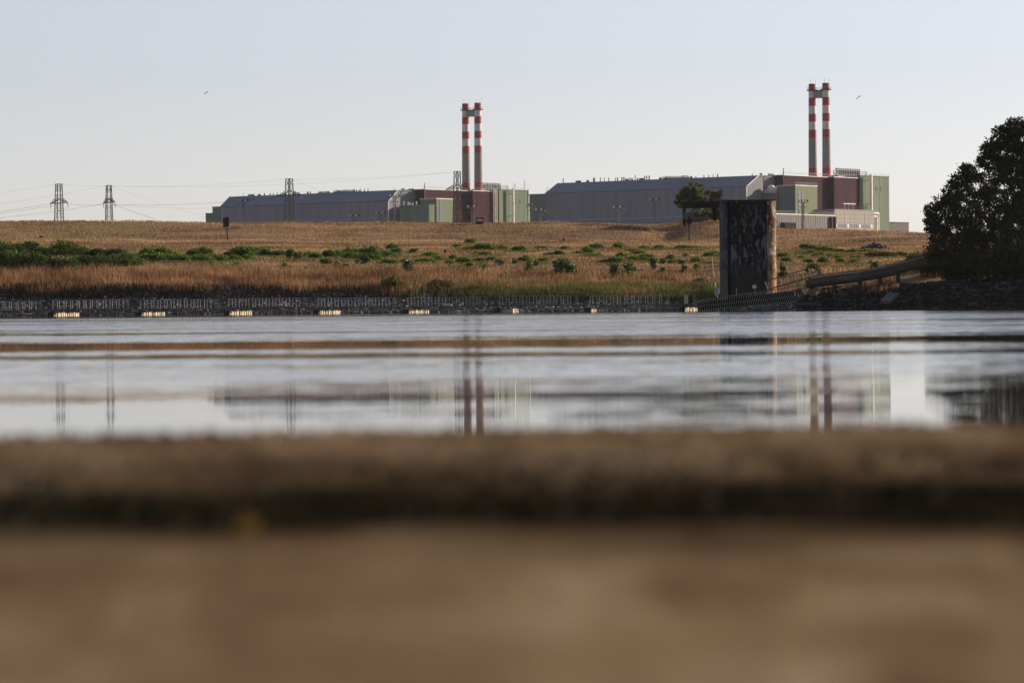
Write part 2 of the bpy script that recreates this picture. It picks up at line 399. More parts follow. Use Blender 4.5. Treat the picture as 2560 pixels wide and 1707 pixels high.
# ------------------------------------------------------------------ scattered stuff: blades and stones
def blades(name, x, y, z, hgt, wid, mat, lean=.35, label=None):
    n = len(x)
    a = RNG.uniform(0, math.pi, n); la = RNG.uniform(0, 2 * math.pi, n); ln = np.abs(RNG.normal(0, lean, n)) * hgt
    dx, dy = np.cos(a) * wid / 2, np.sin(a) * wid / 2
    mx_, my_ = x + np.cos(la) * ln * .35, y + np.sin(la) * ln * .35
    tx, ty = x + np.cos(la) * ln, y + np.sin(la) * ln
    V = np.empty((n, 5, 3))
    V[:, 0] = np.stack([x - dx, y - dy, z - .08], 1); V[:, 1] = np.stack([x + dx, y + dy, z - .08], 1)
    V[:, 2] = np.stack([mx_ + dx * .8, my_ + dy * .8, z + hgt * .6], 1); V[:, 3] = np.stack([mx_ - dx * .8, my_ - dy * .8, z + hgt * .6], 1)
    V[:, 4] = np.stack([tx, ty, z + hgt], 1)
    b = np.arange(n) * 5
    q = np.stack([b, b + 1, b + 2, b + 3], 1); tr = np.stack([b + 3, b + 2, b + 4, b + 4], 1)
    me = bpy.data.meshes.new(name)
    V = V.reshape(-1, 3).astype(np.float32)
    me.vertices.add(len(V)); me.vertices.foreach_set('co', V.ravel())
    t3 = np.stack([b + 3, b + 2, b + 4], 1)
    loops = np.concatenate([q.ravel(), t3.ravel()]).astype(np.int32)
    me.loops.add(len(loops)); me.loops.foreach_set('vertex_index', loops)
    me.polygons.add(2 * n)
    me.polygons.foreach_set('loop_start', np.concatenate([np.arange(n) * 4, 4 * n + np.arange(n) * 3]).astype(np.int32))
    me.polygons.foreach_set('loop_total', np.concatenate([np.full(n, 4), np.full(n, 3)]).astype(np.int32))
    me.materials.append(mat); me.update(calc_edges=True)
    o = link(name, me); tag(o, label, None, None, 'stuff'); return o
def scatter(n, px0, px1, d0, d1):
    px = RNG.uniform(px0, px1, n); d = RNG.uniform(d0, d1, n)
    y = y_shore(px) + d; x = (px - 1280) / F * y
    return px, d, x, y
M['tallgrass'] = leafy('tall_dry_grass', [(.0, (.045, .026, .014)), (.35, (.14, .074, .035)), (.7, (.29, .158, .074)), (1., (.43, .28, .15))], .4, .7, (.12, .12, .3), 2.0, .55)
M['shortgrass'] = leafy('short_dry_grass', [(.0, (.062, .037, .019)), (.3, (.13, .077, .037)), (.5, (.205, .124, .058)), (.72, (.31, .20, .094)), (1., (.44, .30, .145))], .35, .8, (.045, .12, .2), 3.0, .5)
M['reedgreen'] = leafy('green_reed', [(.0, (.03, .038, .010)), (.45, (.075, .088, .022)), (.8, (.13, .135, .035)), (1., (.20, .18, .06))], .4)
# tall grass along the top of the stone slope
px, d, x, y = scatter(90000, -150, 2250, 5.0, 27)
keep = RNG.uniform(0, 1, len(px)) < np.clip(.55 + .6 * vnoise(x, y, 7, 41), .12, 1) * np.where(d > 20, (27 - d) / 7, 1) * np.where(px > 1750, .35, 1)
edge = 5.6 + 1.8 * vnoise(x, y * 0, 9, 44) + 1.0 * vnoise(x, y * 0, 2.5, 45)
keep &= d > edge
px, d, x, y = px[keep], d[keep], x[keep], y[keep]
h = RNG.uniform(.55, 1.35, len(x)) * np.interp(px, [0, 1000, 1500, 2200], [1.25, 1.05, .8, .55]) * np.clip(1 + .35 * vnoise(x, y, 5, 42), .5, 1.5)
blades('tall_dry_grass', x, y, zbank(x, y), h, .055, M['tallgrass'], .28, 'tall reddish dry grass along the top of the stone slope')
px, d, x, y = scatter(26000, -150, 1300, 4.2, 9.0)  # near-black blades put the shade inside the grass into colour
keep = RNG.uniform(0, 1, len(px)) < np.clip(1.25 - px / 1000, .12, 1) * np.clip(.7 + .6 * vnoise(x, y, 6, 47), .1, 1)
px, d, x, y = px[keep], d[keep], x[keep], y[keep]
blades('grass_shade_blades', x, y, zbank(x, y), RNG.uniform(.3, .75, len(x)), .08, leafy('grass_shade_dark', [(0, (.006, .005, .003)), (.6, (.018, .014, .007)), (1, (.05, .035, .016))], .1), .35, 'near-black blades painting the shade at the foot of the dry grass')
# green reeds lower right
px, d, x, y = scatter(42000, 950, 1815, 4.0, 15.0)
keep = RNG.uniform(0, 1, len(px)) < np.clip((px - 950) / 450, 0, 1) * np.clip(.55 + .9 * vnoise(x, y, 6, 51), .05, 1) * np.where(d > 10, (15 - d) / 5, 1)
px, d, x, y = px[keep], d[keep], x[keep], y[keep]
blades('green_reeds', x, y, zbank(x, y), RNG.uniform(.5, 1.25, len(x)), .06, M['reedgreen'], .25, 'olive green reeds below the dry grass near the tower')
# short dry grass over bench and levee
px, d, x, y = scatter(230000, -300, 2700, 20, 170)
keep = RNG.uniform(0, 1, len(px)) < np.clip(.6 + .7 * vnoise(x, y, 9, 61), .1, 1)
px, d, x, y = px[keep], d[keep], x[keep], y[keep]
h = RNG.uniform(.10, .34, len(x)) * np.clip(1 + .6 * vnoise(x, y, 8, 62), .5, 1.7)
blades('short_dry_grass', x, y, zbank(x, y), h, .10, M['shortgrass'], .5, 'short straw coloured grass on the levee slope')

def stones(name, x, y, z, size, mat, label, flat=.75):
    # jittered octahedra
    base = np.array([(1,0,0),(-1,0,0),(0,1,0),(0,-1,0),(0,0,1),(0,0,-1),(.7,.7,.2),(-.7,.7,.25),(.7,-.7,.1),(-.7,-.7,.2)], float)
    fcs = np.array([(4,0,6),(4,6,2),(4,2,7),(4,7,1),(4,1,9),(4,9,3),(4,3,8),(4,8,0),(5,6,0),(5,2,6),(5,7,2),(5,1,7),(5,9,1),(5,3,9),(5,8,3),(5,0,8)])
    n = len(x); k = len(base)
    V = base[None] * (1 + RNG.uniform(-.35, .35, (n, k, 1)))
    a = RNG.uniform(0, 6.28, n); tl = RNG.uniform(-.7, .7, n)
    V = V * np.stack([RNG.uniform(.7, 1.4, n), RNG.uniform(.7, 1.2, n), RNG.uniform(.5, 1.0, n) * flat], 1)[:, None, :]
    c, s = np.cos(tl)[:, None], np.sin(tl)[:, None]
    X = V[..., 0] * c - V[..., 2] * s; Z = V[..., 0] * s + V[..., 2] * c; Y = V[..., 1]
    c, s = np.cos(a)[:, None], np.sin(a)[:, None]
    P = np.stack([X * c - Y * s, X * s + Y * c, Z], 2) * (size / 2)[:, None, None] + np.stack([x, y, z], 1)[:, None, :]
    FF = (fcs[None] + (np.arange(n) * k)[:, None, None]).reshape(-1, 3)
    o = link(name, np_mesh(name, P.reshape(-1, 3), FF, mat)); tag(o, label, None, None, 'stuff'); return o
def stone_mat():
    m, t, p = new_mat('rip_rap_stone')
    g = N(t, 'ShaderNodeNewGeometry')
    r = ramp(t, g.outputs['Random Per Island'], [(0, (.014, .015, .018)), (.45, (.045, .048, .056)), (.8, (.10, .105, .115)), (.95, (.20, .205, .21)), (1, (.45, .44, .43))])
    t.links.new(r.outputs[0], p.inputs['Base Color']); p.inputs['Roughness'].default_value = .85
    return m
M['stone'] = stone_mat()
def stone_dark():  # darker copy of the stone, tree shade put into its colour
    m, t, p = new_mat('shade_darkened_boulder')
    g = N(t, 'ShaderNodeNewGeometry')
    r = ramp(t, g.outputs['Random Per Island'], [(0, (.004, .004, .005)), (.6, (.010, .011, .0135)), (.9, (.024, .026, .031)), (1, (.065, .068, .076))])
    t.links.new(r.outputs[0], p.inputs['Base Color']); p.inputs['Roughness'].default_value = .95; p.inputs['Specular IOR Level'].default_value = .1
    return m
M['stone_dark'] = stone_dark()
px, d, x, y = scatter(15000, -150, 2050, -1.2, 8.5)
sz = RNG.uniform(.18, .5, len(x)) ** 1.0
stones('rip_rap', x, y, zbank(x, y) + .03, sz, M['stone'], 'grey rip-rap stones sloping down to the water')
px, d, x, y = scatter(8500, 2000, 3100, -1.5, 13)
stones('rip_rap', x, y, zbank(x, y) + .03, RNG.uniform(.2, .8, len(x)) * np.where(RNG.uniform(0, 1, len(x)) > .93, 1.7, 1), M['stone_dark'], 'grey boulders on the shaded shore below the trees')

# ------------------------------------------------------------------ bushes
def bush_mesh(name, n, seed, mats, mode='feather', leaf=.10):
    rs = np.random.default_rng(seed)
    if mode == 'feather':       # sprays radiating from the root, unit width and height
        nl = 9
        lob = np.stack([rs.uniform(-.30, .30, nl), rs.uniform(-.30, .30, nl), rs.uniform(.0, .25, nl)], 1); lr = rs.uniform(.22, .42, nl)
        k = rs.integers(0, nl, n)
        th = rs.uniform(0, 6.283, n); el = np.arcsin(rs.uniform(-.1, 1, n))
        dv = np.stack([np.cos(th) * np.cos(el), np.sin(th) * np.cos(el), np.sin(el) * 1.35], 1)
        rad = lr[k] * rs.uniform(.45, 1.02, n) ** .6
        P = lob[k] + dv * rad[:, None]
        P[:, 2] = np.clip(P[:, 2], .01, 1.05)
        D = dv + rs.normal(0, .3, (n, 3)) + np.array([0, 0, .35])
        L = leaf * rs.uniform(.7, 1.5, n); W = L * .38
    else:                       # broad leaves in clumps on a few stems
        nl = 16
        lob = np.stack([rs.normal(0, .2, nl), rs.normal(0, .2, nl), rs.uniform(.15, .92, nl)], 1); lob[:, :2] *= (1.15 - lob[:, 2:3] * .6)
        k = rs.integers(0, nl, n)
        P = lob[k] + rs.normal(0, .085, (n, 3)); P[:, 2] = np.clip(P[:, 2], .02, 1.05)
        D = rs.normal(0, 1, (n, 3)); L = leaf * rs.uniform(.8, 1.4, n); W = L * .8
    D /= np.linalg.norm(D, axis=1)[:, None]
    S = np.cross(D, rs.normal(0, 1, (n, 3))); S /= np.linalg.norm(S, axis=1)[:, None]
    V = np.empty((n, 4, 3))
    V[:, 0] = P - D * L[:, None] * .5; V[:, 1] = P + S * W[:, None] * .5; V[:, 2] = P + D * L[:, None] * .5; V[:, 3] = P - S * W[:, None] * .5
    b = np.arange(n) * 4
    return np_mesh(name, V.reshape(-1, 3), np.stack([b, b + 1, b + 2, b + 3], 1), mats)
M['bush'] = leafy('feathery_green', [(.0, (.012, .028, .006)), (.35, (.042, .088, .014)), (.65, (.11, .175, .026)), (1., (.22, .27, .05))], .4, .7, (.22, .22, .5), 1.6, .6)
M['sapling'] = leafy('poplar_leaf', [(.0, (.014, .032, .010)), (.4, (.038, .075, .018)), (.75, (.09, .14, .035)), (1., (.22, .26, .10))], .25, .45)
M['thicket'] = leafy('thicket_leaf', [(.0, (.005, .010, .003)), (.35, (.018, .038, .008)), (.65, (.058, .105, .017)), (1., (.14, .19, .038))], .3, .7, (.18, .18, .4), 2.4, .6)
M['olive'] = leafy('olive_leaf', [(.0, (.03, .03, .008)), (.45, (.075, .072, .018)), (.8, (.12, .115, .03)), (1., (.18, .17, .05))], .35)
BM = {'b': [bush_mesh('bush_foliage', 1500, 100 + i, M['bush'], 'feather', .13) for i in range(5)],
      's': [bush_mesh('sapling_foliage', 700, 200 + i, M['sapling'], 'leaf', .12) for i in range(4)],
      't': [bush_mesh('thicket_foliage', 3200, 300 + i, M['thicket'], 'feather', .085) for i in range(4)],
      'o': [bush_mesh('olive_foliage', 1500, 400 + i, M['olive'], 'feather', .14) for i in range(2)]}
BUSHES = {
 't': [(10,640,60,44),(45,637,55,38),(80,633,50,37),(115,640,55,30),(160,641,70,43),(190,640,50,34),(232,642,50,26),(262,640,45,22),(290,645,55,27),(320,648,40,22),
       (5,674,80,58),(50,678,80,58),(100,680,85,54),(150,680,80,50),(200,674,70,44),(245,669,65,38),(285,663,60,30),(330,664,40,24)],
 'b': [(375,640,50,24),(405,640,45,22),(385,652,60,20),(415,654,40,18),(440,650,35,22),(455,653,35,20),(485,640,30,18),(505,638,38,22),(500,652,60,16),(513,638,30,20),
       (549,651,42,18),(568,641,20,12),(612,640,64,25),(590,650,30,14),(622,647,30,12),(663,620,28,6),(663,639,28,19),(698,640,44,15),(728,645,22,24),(752,647,28,20),(785,647,38,23),
       (820,645,30,22),(833,644,50,18),(851,641,38,18),(875,639,34,22),(925,640,60,28),(888,648,50,20),(938,650,36,18),(972,641,50,14),(978,625,26,17),(990,632,26,14),
       (712,666,13,11),(815,661,26,16),(841,662,10,8),(858,656,10,9),(865,667,12,10),(975,659,38,13),(973,674,24,6),(591,661,16,6),(526,658,16,8),
       (1034,632,19,14),(1176,608,24,13),(1141,618,17,8),(1176,623,26,9),(1211,625,50,19),(1257,623,28,13),(1297,628,33,15),(1353,622,23,8),(1410,622,20,8),(1072,641,36,13),
       (1191,634,15,8),(1213,638,25,11),(1374,639,26,9),(1398,640,26,15),(1017,657,27,12),(1065,656,50,15),(1090,650,30,12),(1134,648,20,13),(1128,661,24,12),(1164,657,42,16),(1197,655,28,14),
       (1229,653,28,13),(1173,666,17,11),(1212,670,13,10),(1309,655,34,17),(1357,656,28,15),(1406,655,24,12),
       (1490,622,40,14),(1551,621,27,16),(1609,621,24,8),(1646,621,26,11),(1705,621,36,9),(1735,621,28,7),(1445,634,24,8),(1468,633,27,17),(1475,641,44,9),
       (1580,630,30,9),(1598,637,30,12),(1620,646,36,13),(1553,642,26,13),(1538,656,36,18),(1517,657,28,10),(1585,650,28,12),(1612,652,24,11),(1677,648,19,13),(1741,655,24,16),
       (1773,641,26,12),(1788,634,16,8),(1802,643,15,11),(1717,641,14,9),(1779,660,30,9),
       (1957,645,30,15),(1966,657,24,15),(2015,622,30,14),(2035,623,26,12),(2060,626,36,13),(2078,628,30,10),(2097,630,26,9),(2131,633,42,12),(2168,632,36,10),
       (2002,635,24,8),(2028,634,18,9),(2041,641,17,9),(2056,637,18,9),(2074,641,17,9),(2090,636,13,6),(2003,647,17,9),(2021,659,21,14),(2058,659,25,18),(2096,646,22,9),(2103,657,22,15),
       (2132,645,13,7),(2146,645,14,7),(2134,657,17,10),(2176,657,9,8)],
 's': [(911,662,28,24),(1286,659,14,13),(1251,664,25,13),(1017,682,36,26),(1321,681,24,26),(1342,664,20,15),(1402,690,36,34),(1634,674,24,25),(1655,661,30,14),(1709,681,20,19),
       (1741,677,16,15),(1534,694,28,30),(1574,693,34,36),(1425,690,36,32),(1680,661,18,10),(1705,660,26,9),(1656,683,16,15),(1955,692,24,30),(2034,684,34,20),(2190,672,24,16)],
 'o': [(978,724,44,34),(1103,724,60,26),(2200,642,44,16),(2225,643,36,14),(2252,640,28,12),(1190,728,34,16),(1750,712,30,18)],
}
LM = [(20,'the left frame edge'),(147,'the leftmost pylon'),(272,'the second pylon'),(420,'open sky'),(567,'the square signboard'),(723,'the third pylon'),
      (880,'the left hall roof'),(985,'the left hall gable'),(1091,'the left green box'),(1180,'the left chimneys'),(1283,'the pale green block'),(1400,'the right hall end'),
      (1550,'the shorter lamp mast'),(1636,'the taller lamp mast'),(1723,'the triangular sign'),(1800,'the tower, left side'),(1960,'the tower, right side'),(2048,'the right chimneys'),(2120,'the beige building'),(2200,'the tall green block'),(2270,'the dark trees')]
KN = {'t': ('dark thicket shrub', 'shrub', 'shrubs of the dark thicket at left', 'thicket_shrub'), 'b': ('feathery green bush', 'bush', 'green bushes on the dry bank', 'green_bush'),
      's': ('leafy sapling', 'sapling', 'leafy saplings among the dry grass', 'leafy_sapling'), 'o': ('dull olive bush', 'bush', 'olive bushes on the bank', 'olive_bush')}
rows = []
for kd, lst in BUSHES.items():
    for (bx, by, bw, bh) in lst:
        size = 'tiny' if bw < 16 else 'small' if bw < 25 else 'mid-sized' if bw < 36 else 'wide'
        form = 'flat' if bh / bw < .38 else 'upright' if bh / bw > .8 else 'round'
        band = 'upper bank' if by < 634 else 'mid-bank' if by < 651 else 'lower bank' if by < 672 else 'by tall grass'
        lm = min(LM, key=lambda q: abs(q[0] - bx))[1]
        rows.append([kd, bx, by, bw, bh, f'{size} {form} {KN[kd][0]} {band}, below {lm}'])
ORD = ['leftmost', 'second', 'third', 'fourth', 'fifth', 'sixth']
for lab in {r[5] for r in rows}:
    same = sorted([r for r in rows if r[5] == lab], key=lambda r: r[1])
    if len(same) > 1:
        for i, r in enumerate(same):
            head = ORD[i] if i < len(same) - 1 else 'rightmost'
            r[5] = f'{head} {lab}' if i in (0, len(same) - 1) else f'{head} from left, {lab}'
for i, (kd, bx, by, bw, bh, lab) in enumerate(rows):
    g = ground_hit(bx, by); k = mpp(g.y)
    o = link(KN[kd][3], BM[kd][i % len(BM[kd])])
    o.location = (g.x, g.y, g.z - .05); o.rotation_euler = (0, 0, random.uniform(0, 6.28))
    o.scale = (bw * k * 1.15, bw * k * 1.15, bh * k * (1.3 if kd == 't' else 1.2 if kd == 's' else 1.5))
    tag(o, lab, KN[kd][1], KN[kd][2])

# low green growth that spreads round and between the bushes
bxs, bys, bzs, bhs = [], [], [], []
for kd, bx, by, bw, bh, lab in rows:
    if kd in 'bo':
        g = ground_hit(bx, by + 2); k = mpp(g.y); n_ = int(bw * 15)
        qx = g.x + RNG.normal(0, bw * k * .75, n_); qy = g.y + RNG.normal(0, 3.2, n_) - 1.5
        bxs.append(qx); bys.append(qy); bhs.append(RNG.uniform(.08, .30, n_))
bxs, bys, bhs = np.concatenate(bxs), np.concatenate(bys), np.concatenate(bhs)
keep = RNG.uniform(0, 1, len(bxs)) < np.clip(.55 + 1.1 * vnoise(bxs, bys, 5, 83), .03, 1); bxs, bys, bhs = bxs[keep], bys[keep], bhs[keep]
blades('low_green_weeds', bxs, bys, zbank(bxs, bys), bhs, .13, leafy('low_weed', [(0, (.03, .038, .012)), (.5, (.075, .085, .024)), (1, (.15, .14, .05))], .3), .6, 'low dull green weeds spreading between the bushes')

# ------------------------------------------------------------------ trees
def make_tree(name, label, base, blobs, mat, leaf=.3, dens=1.0, group=None, trunk_r=.35, seed=1, Yc=None):
    """base: world foot; blobs: (px, py, radius px, depth offset m) lobes of the crown"""
    rs = np.random.default_rng(seed)
    root = empty(name, base)
    tag(root, label, 'tree', group)
    tb = MB(); cr_v = []
    Yc = Yc or base.y
    cen = [(at(bx, by, Yc + dy), br * mpp(Yc)) for bx, by, br, dy in blobs]
    top = max(c.z for c, r in cen)
    # trunk: a slightly crooked tapered stem, a limb to every lobe
    spine = []
    cx = sum(c.x for c, r in cen) / len(cen)
    for i in range(7):
        f = i / 6
        spine.append(Vector((base.x + (cx - base.x) * f * .8 + rs.normal(0, .12), base.y + rs.normal(0, .12), base.z - .3 + (top - base.z) * .8 * f)))
    for i in range(6): tb.bar(spine[i], spine[i + 1], trunk_r * (1 - i / 7.5), 7, trunk_r * (1 - (i + 1) / 7.5), caps=False)
    for c, r in cen:
        zz = min(max((c.z - base.z) * .62, .5), (top - base.z) * .7) + base.z
        f = np.clip((zz - base.z) / ((top - base.z) * .8), 0, .999) * 6
        i = int(f); s = spine[i].lerp(spine[i + 1], f - i)
        mid = s.lerp(c, .5) + Vector((0, 0, r * .15))
        tb.bar(s, mid, trunk_r * .30, 5, trunk_r * .18, caps=False); tb.bar(mid, c, trunk_r * .18, 5, trunk_r * .06, caps=False)
        for k in range(5):
            e = c + Vector(rs.normal(0, 1, 3)).normalized() * r * .8
            tb.bar(mid.lerp(c, .6), e, trunk_r * .07, 3, trunk_r * .03, caps=False)
    tb.build('trunk', M['bark'], root)
    P = []
    for c, r in cen:
        nc = max(5, int(dens * 29 * (r / 1.2) ** 1.6))
        d = rs.normal(0, 1, (nc, 3)); d /= np.linalg.norm(d, axis=1)[:, None]
        cc = np.array(c)[None] + d * (r * rs.uniform(.35, 1.0, nc) ** .55)[:, None]
        for q in cc:
            m = int(rs.integers(26, 60))
            P.append(q + rs.normal(0, 1, (m, 3)) * np.array([.27, .27, .20]) * (.5 + .35 * min(r, 2)))
    P = np.concatenate(P); n = len(P)
    D = rs.normal(0, 1, (n, 3)); D /= np.linalg.norm(D, axis=1)[:, None]
    S = np.cross(D, rs.normal(0, 1, (n, 3))); S /= np.linalg.norm(S, axis=1)[:, None]
    L = leaf * rs.uniform(.6, 1.3, n)[:, None]; W = L * .7
    V = np.stack([P - D * L * .5, P + S * W * .5, P + D * L * .5, P - S * W * .5], 1).reshape(-1, 3)
    b = np.arange(n) * 4
    link('crown', np_mesh('crown', V, np.stack([b, b + 1, b + 2, b + 3], 1), mat), root, True)
    return root
M['bark'] = noisy('bark', [(.3, (.03, .024, .018)), (.7, (.07, .055, .042))], scale=(3, 3, .6), ns=1, rough=.9)
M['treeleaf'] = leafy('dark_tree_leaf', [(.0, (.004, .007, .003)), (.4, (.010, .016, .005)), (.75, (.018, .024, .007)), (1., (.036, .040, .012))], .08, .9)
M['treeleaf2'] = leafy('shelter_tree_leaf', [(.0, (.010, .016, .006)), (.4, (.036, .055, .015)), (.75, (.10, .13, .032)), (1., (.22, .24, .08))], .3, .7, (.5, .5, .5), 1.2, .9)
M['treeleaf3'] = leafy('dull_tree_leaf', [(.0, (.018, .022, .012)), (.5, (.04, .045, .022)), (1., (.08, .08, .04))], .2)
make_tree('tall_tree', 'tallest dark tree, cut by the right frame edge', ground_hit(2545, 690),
          [(2480,372,26,0),(2505,340,26,1),(2540,318,24,0),(2470,400,24,-1),(2520,385,40,1),(2570,350,50,0),(2500,430,32,0),(2550,440,48,-1),(2600,420,60,1),(2525,500,36,0),(2580,520,55,1),(2640,470,70,0),(2620,350,50,0),(2545,560,40,-2),(2650,600,70,3),(2720,520,80,4),(2700,640,60,2),(2780,620,70,5)],  # last lobes, out of view at right, added to shade the stones
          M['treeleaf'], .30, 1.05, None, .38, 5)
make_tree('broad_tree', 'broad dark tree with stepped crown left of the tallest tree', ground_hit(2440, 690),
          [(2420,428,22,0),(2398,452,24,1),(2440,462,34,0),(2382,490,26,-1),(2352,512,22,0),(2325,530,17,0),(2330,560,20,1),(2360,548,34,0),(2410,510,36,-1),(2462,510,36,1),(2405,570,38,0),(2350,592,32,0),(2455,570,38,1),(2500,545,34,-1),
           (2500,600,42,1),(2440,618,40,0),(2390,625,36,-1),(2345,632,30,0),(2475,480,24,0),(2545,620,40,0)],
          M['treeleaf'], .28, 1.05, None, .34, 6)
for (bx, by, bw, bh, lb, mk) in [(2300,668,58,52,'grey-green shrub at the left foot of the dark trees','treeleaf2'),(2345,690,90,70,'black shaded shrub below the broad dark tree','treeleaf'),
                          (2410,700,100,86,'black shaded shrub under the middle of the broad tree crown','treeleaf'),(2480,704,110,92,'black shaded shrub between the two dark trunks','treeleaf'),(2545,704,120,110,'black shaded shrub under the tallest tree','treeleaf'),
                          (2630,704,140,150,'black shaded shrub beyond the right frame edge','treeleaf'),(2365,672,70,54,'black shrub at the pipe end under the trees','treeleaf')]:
    g = ground_hit(bx, min(by, 700)); k = mpp(g.y)
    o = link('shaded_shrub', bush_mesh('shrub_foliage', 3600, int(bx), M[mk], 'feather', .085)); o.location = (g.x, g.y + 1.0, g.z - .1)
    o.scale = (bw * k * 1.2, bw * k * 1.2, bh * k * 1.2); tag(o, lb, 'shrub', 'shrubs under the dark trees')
Ysh = 563
sb = at(1735, 553, Ysh + 8); sb.z = float(zbank(sb.x, sb.y))
make_tree('shelter_tree', 'leafy green tree rising behind the dark shelter', sb,
          [(1728,472,15,0),(1745,470,12,1),(1712,486,14,0),(1742,488,18,-1),(1722,498,18,0),(1756,498,14,0),(1700,497,9,0),(1694,508,7,0),(1739,508,18,1),(1770,484,6,0),(1700,513,8,0),(1745,532,12,2),(1768,530,10,2),(1755,545,9,2),(1733,545,7,3)], M['treeleaf2'], .34, .7, None, .16, 8)
sb = at(1790, 553, Ysh + 6); sb.z = float(zbank(sb.x, sb.y))
make_tree('shelter_tree', 'duller dark tree between the shelter and the tower', sb,
          [(1785,492,11,0),(1798,484,8,0),(1790,508,15,0),(1802,506,12,1),(1778,512,10,0),(1795,525,15,0),(1785,538,12,0),(1803,540,12,0)], M['treeleaf3'], .30, .9, None, .12, 9)

# ------------------------------------------------------------------ plant blocks
AX = Vector((math.cos(YAW), -math.sin(YAW), 0)); BX = Vector((math.sin(YAW), math.cos(YAW), 0))
ZG = 11.4
class Block:
    def __init__(s, px, py, Y):
        s.C = at(px, py, Y); s.C.z = 0
    def xf(s, p): return s.C + AX * p[0] + BX * p[1] + Vector((0, 0, p[2]))
    def _hit(s, px, py, P, d):
        u, v = slopes(px, py); t = (u * P.y - P.x) / (d.x - u * d.y)
        return t, EYE + v * (P.y + t * d.y)
    def A(s, t0, px, py): return s._hit(px, py, s.C + BX * t0, AX)       # face towards camera-left: -> (s, z)
    def B(s, s1, px, py): return s._hit(px, py, s.C + AX * s1, BX)       # face towards camera-right: -> (t, z)
    def mb(s): return MB(s.xf)
    def root(s, name, p, label, cat, group=None):
        o = empty(name, s.xf(p)); return tag(o, label, cat, group)
K1 = Block(971, 501, 1540 + 145)      # left plant block
K2 = Block(1866, 464, 1540)           # right plant block

def roof_rail(K, root, p, q, n, z, h=1.2, name='roof_railing'):
    m = K.mb(); p = Vector((*p, z)); q = Vector((*q, z)); H = Vector((0, 0, h))
    for i in range(n + 1):
        a = p.lerp(q, i / n); m.bar(a, a + H, .07, 4)
    m.bar(p + H, q + H, .06, 4); m.bar(p + H * .5, q + H * .5, .045, 4)
    return m.build(name, M['coolpipe'], root)
def turbine_hall(K, pxl, pyl, ridge, top, label, vents, vlist_small, strip=None):
    """wall face A at t=0 from px pxl to the corner; gable face B at s=0"""
    sL, zL = K.A(0, pxl, pyl); zE = K.xf((0, 0, 0)).z + K.A(0, *K.corner)[1]
    tR, zR = K.B(0, *ridge); t1, z1 = K.B(0, *top)
    root = K.root('turbine_hall', ((sL) / 2, t1 / 2, ZG), label, 'building', 'long grey plant halls')
    m = K.mb(); m.prism([(0, ZG), (0, zE), (tR, zR), (t1, zR), (t1, ZG)], 0, sL, 0); w_ = m.build('wall', M['hall'], root)
    m = K.mb(); e = .25; m.prism([(-.35, zE - .15), (tR, zR + e), (t1, zR + e), (t1, zR - .3), (tR, zR - .3), (-.05, zE - .55)], 0, sL - .4, .35); m.build('roof', M['hallroof'], root)
    m = K.mb(); m.bar((.42, -.1, zE - .2), (.42, tR, zR + .25), .28, 4); m.bar((.1, -.15, ZG), (.1, -.15, zE), .28, 4)
    m.build('gable_trim', M['trim'], root)
    m = K.mb()
    for i in range(1, 30):
        sx = sL * i / 30
        if i % 5 == 0: m.box(sx - .08, sx + .08, -.06, .0, ZG, zE - .8)
    m.box(sL, 0, -.05, 0, zE - 13.2, zE - 13.0)
    m.build('panel_joint', M['hallroof'], root)
    if strip:
        zb = K.A(0, *strip)[1]
        m = K.mb(); m.box(sL, 0, -.5, 0, zb - .5, zb + .35); m.build('base_strip', M['bluestrip'], root)
        m = K.mb(); m.box(sL, 0, -.4, 0, ZG, zb - .52); m.build('base_wall', M['basewall'], root)
    for (vx, vh, vr) in vents:
        sv, _ = K.A(tR + 1.2, vx, 470); m = K.mb()
        m.bar((sv, tR + 1.2, zR), (sv, tR + 1.2, zR + vh), vr, 6); m.build('vent_pipe', M['dark'], root)
    if vlist_small:
        for vx in vlist_small:
            m = K.mb(); sv, _ = K.A(tR + .8, vx, 470); m.box(sv - .3, sv + .3, tR + .5, tR + 1.1, zR + .251, zR + 1.15); m.build('roof_vent', M['dark'], root)
    return root, sL, tR, zR, t1, zE

K1.corner = (971, 501); K2.corner = (1866, 464)
v1 = [(608, 4.5, .12), (661, 3.4, .45), (675, 3.3, .35), (683, 3.2, .3), (693, 3.3, .35), (707, 3.2, .3), (711, 3.2, .3), (735, 4.0, .3), (738, 4.0, .3), (748, 3.6, .3), (768, 3.6, .35), (771, 3.6, .35), (776, 3.6, .35),
      (806, 3.4, .35), (810, 3.4, .35), (814, 3.4, .35), (835, 3.6, .35), (892, 3.5, .35), (902, 4, .3), (911, 4, .3), (920, 4, .3), (985, 5, .12)]
v1 = [(a, b * .4, c * .8) for a, b, c in v1]
s1 = [622, 626, 630, 634, 646, 650, 798, 802, 818, 822, 844, 848, 898]
H1 = turbine_hall(K1, 552, 514.6, (993, 477), (1038, 475.5), 'long grey hall with dark blue-grey roof below the left chimneys', v1, s1, (900, 548))
v2 = [(1408, 10.5, .3), (1484, 9, .3), (1486, 9, .4), (1501, 9, .3), (1511, 8, .25), (1522, 8, .3), (1539, 8, .25), (1544, 8, .35), (1555, 8, .4), (1560, 8, .4), (1573, 6, .3), (1577, 6, .3), (1588, 11, .25), (1612, 9, .35), (1617, 9, .35), (1623, 9, .4),
      (1658, 7, .3), (1663, 5, .5), (1668, 5, .5), (1707, 7, .4), (1722, 4, .3), (1726, 4, .3), (1740, 4, .4), (1760, 6, .3), (1772, 6, .25), (1783, 6.5, .25), (1794, 7, .35), (1881, 5, .25)]
s2 = [1441, 1445, 1448, 1451, 1468, 1471, 1565, 1569, 1581, 1594, 1600, 1604, 1608, 1650, 1653, 1729]
v2 = [(a, b * .25, c * .8) for a, b, c in v2]
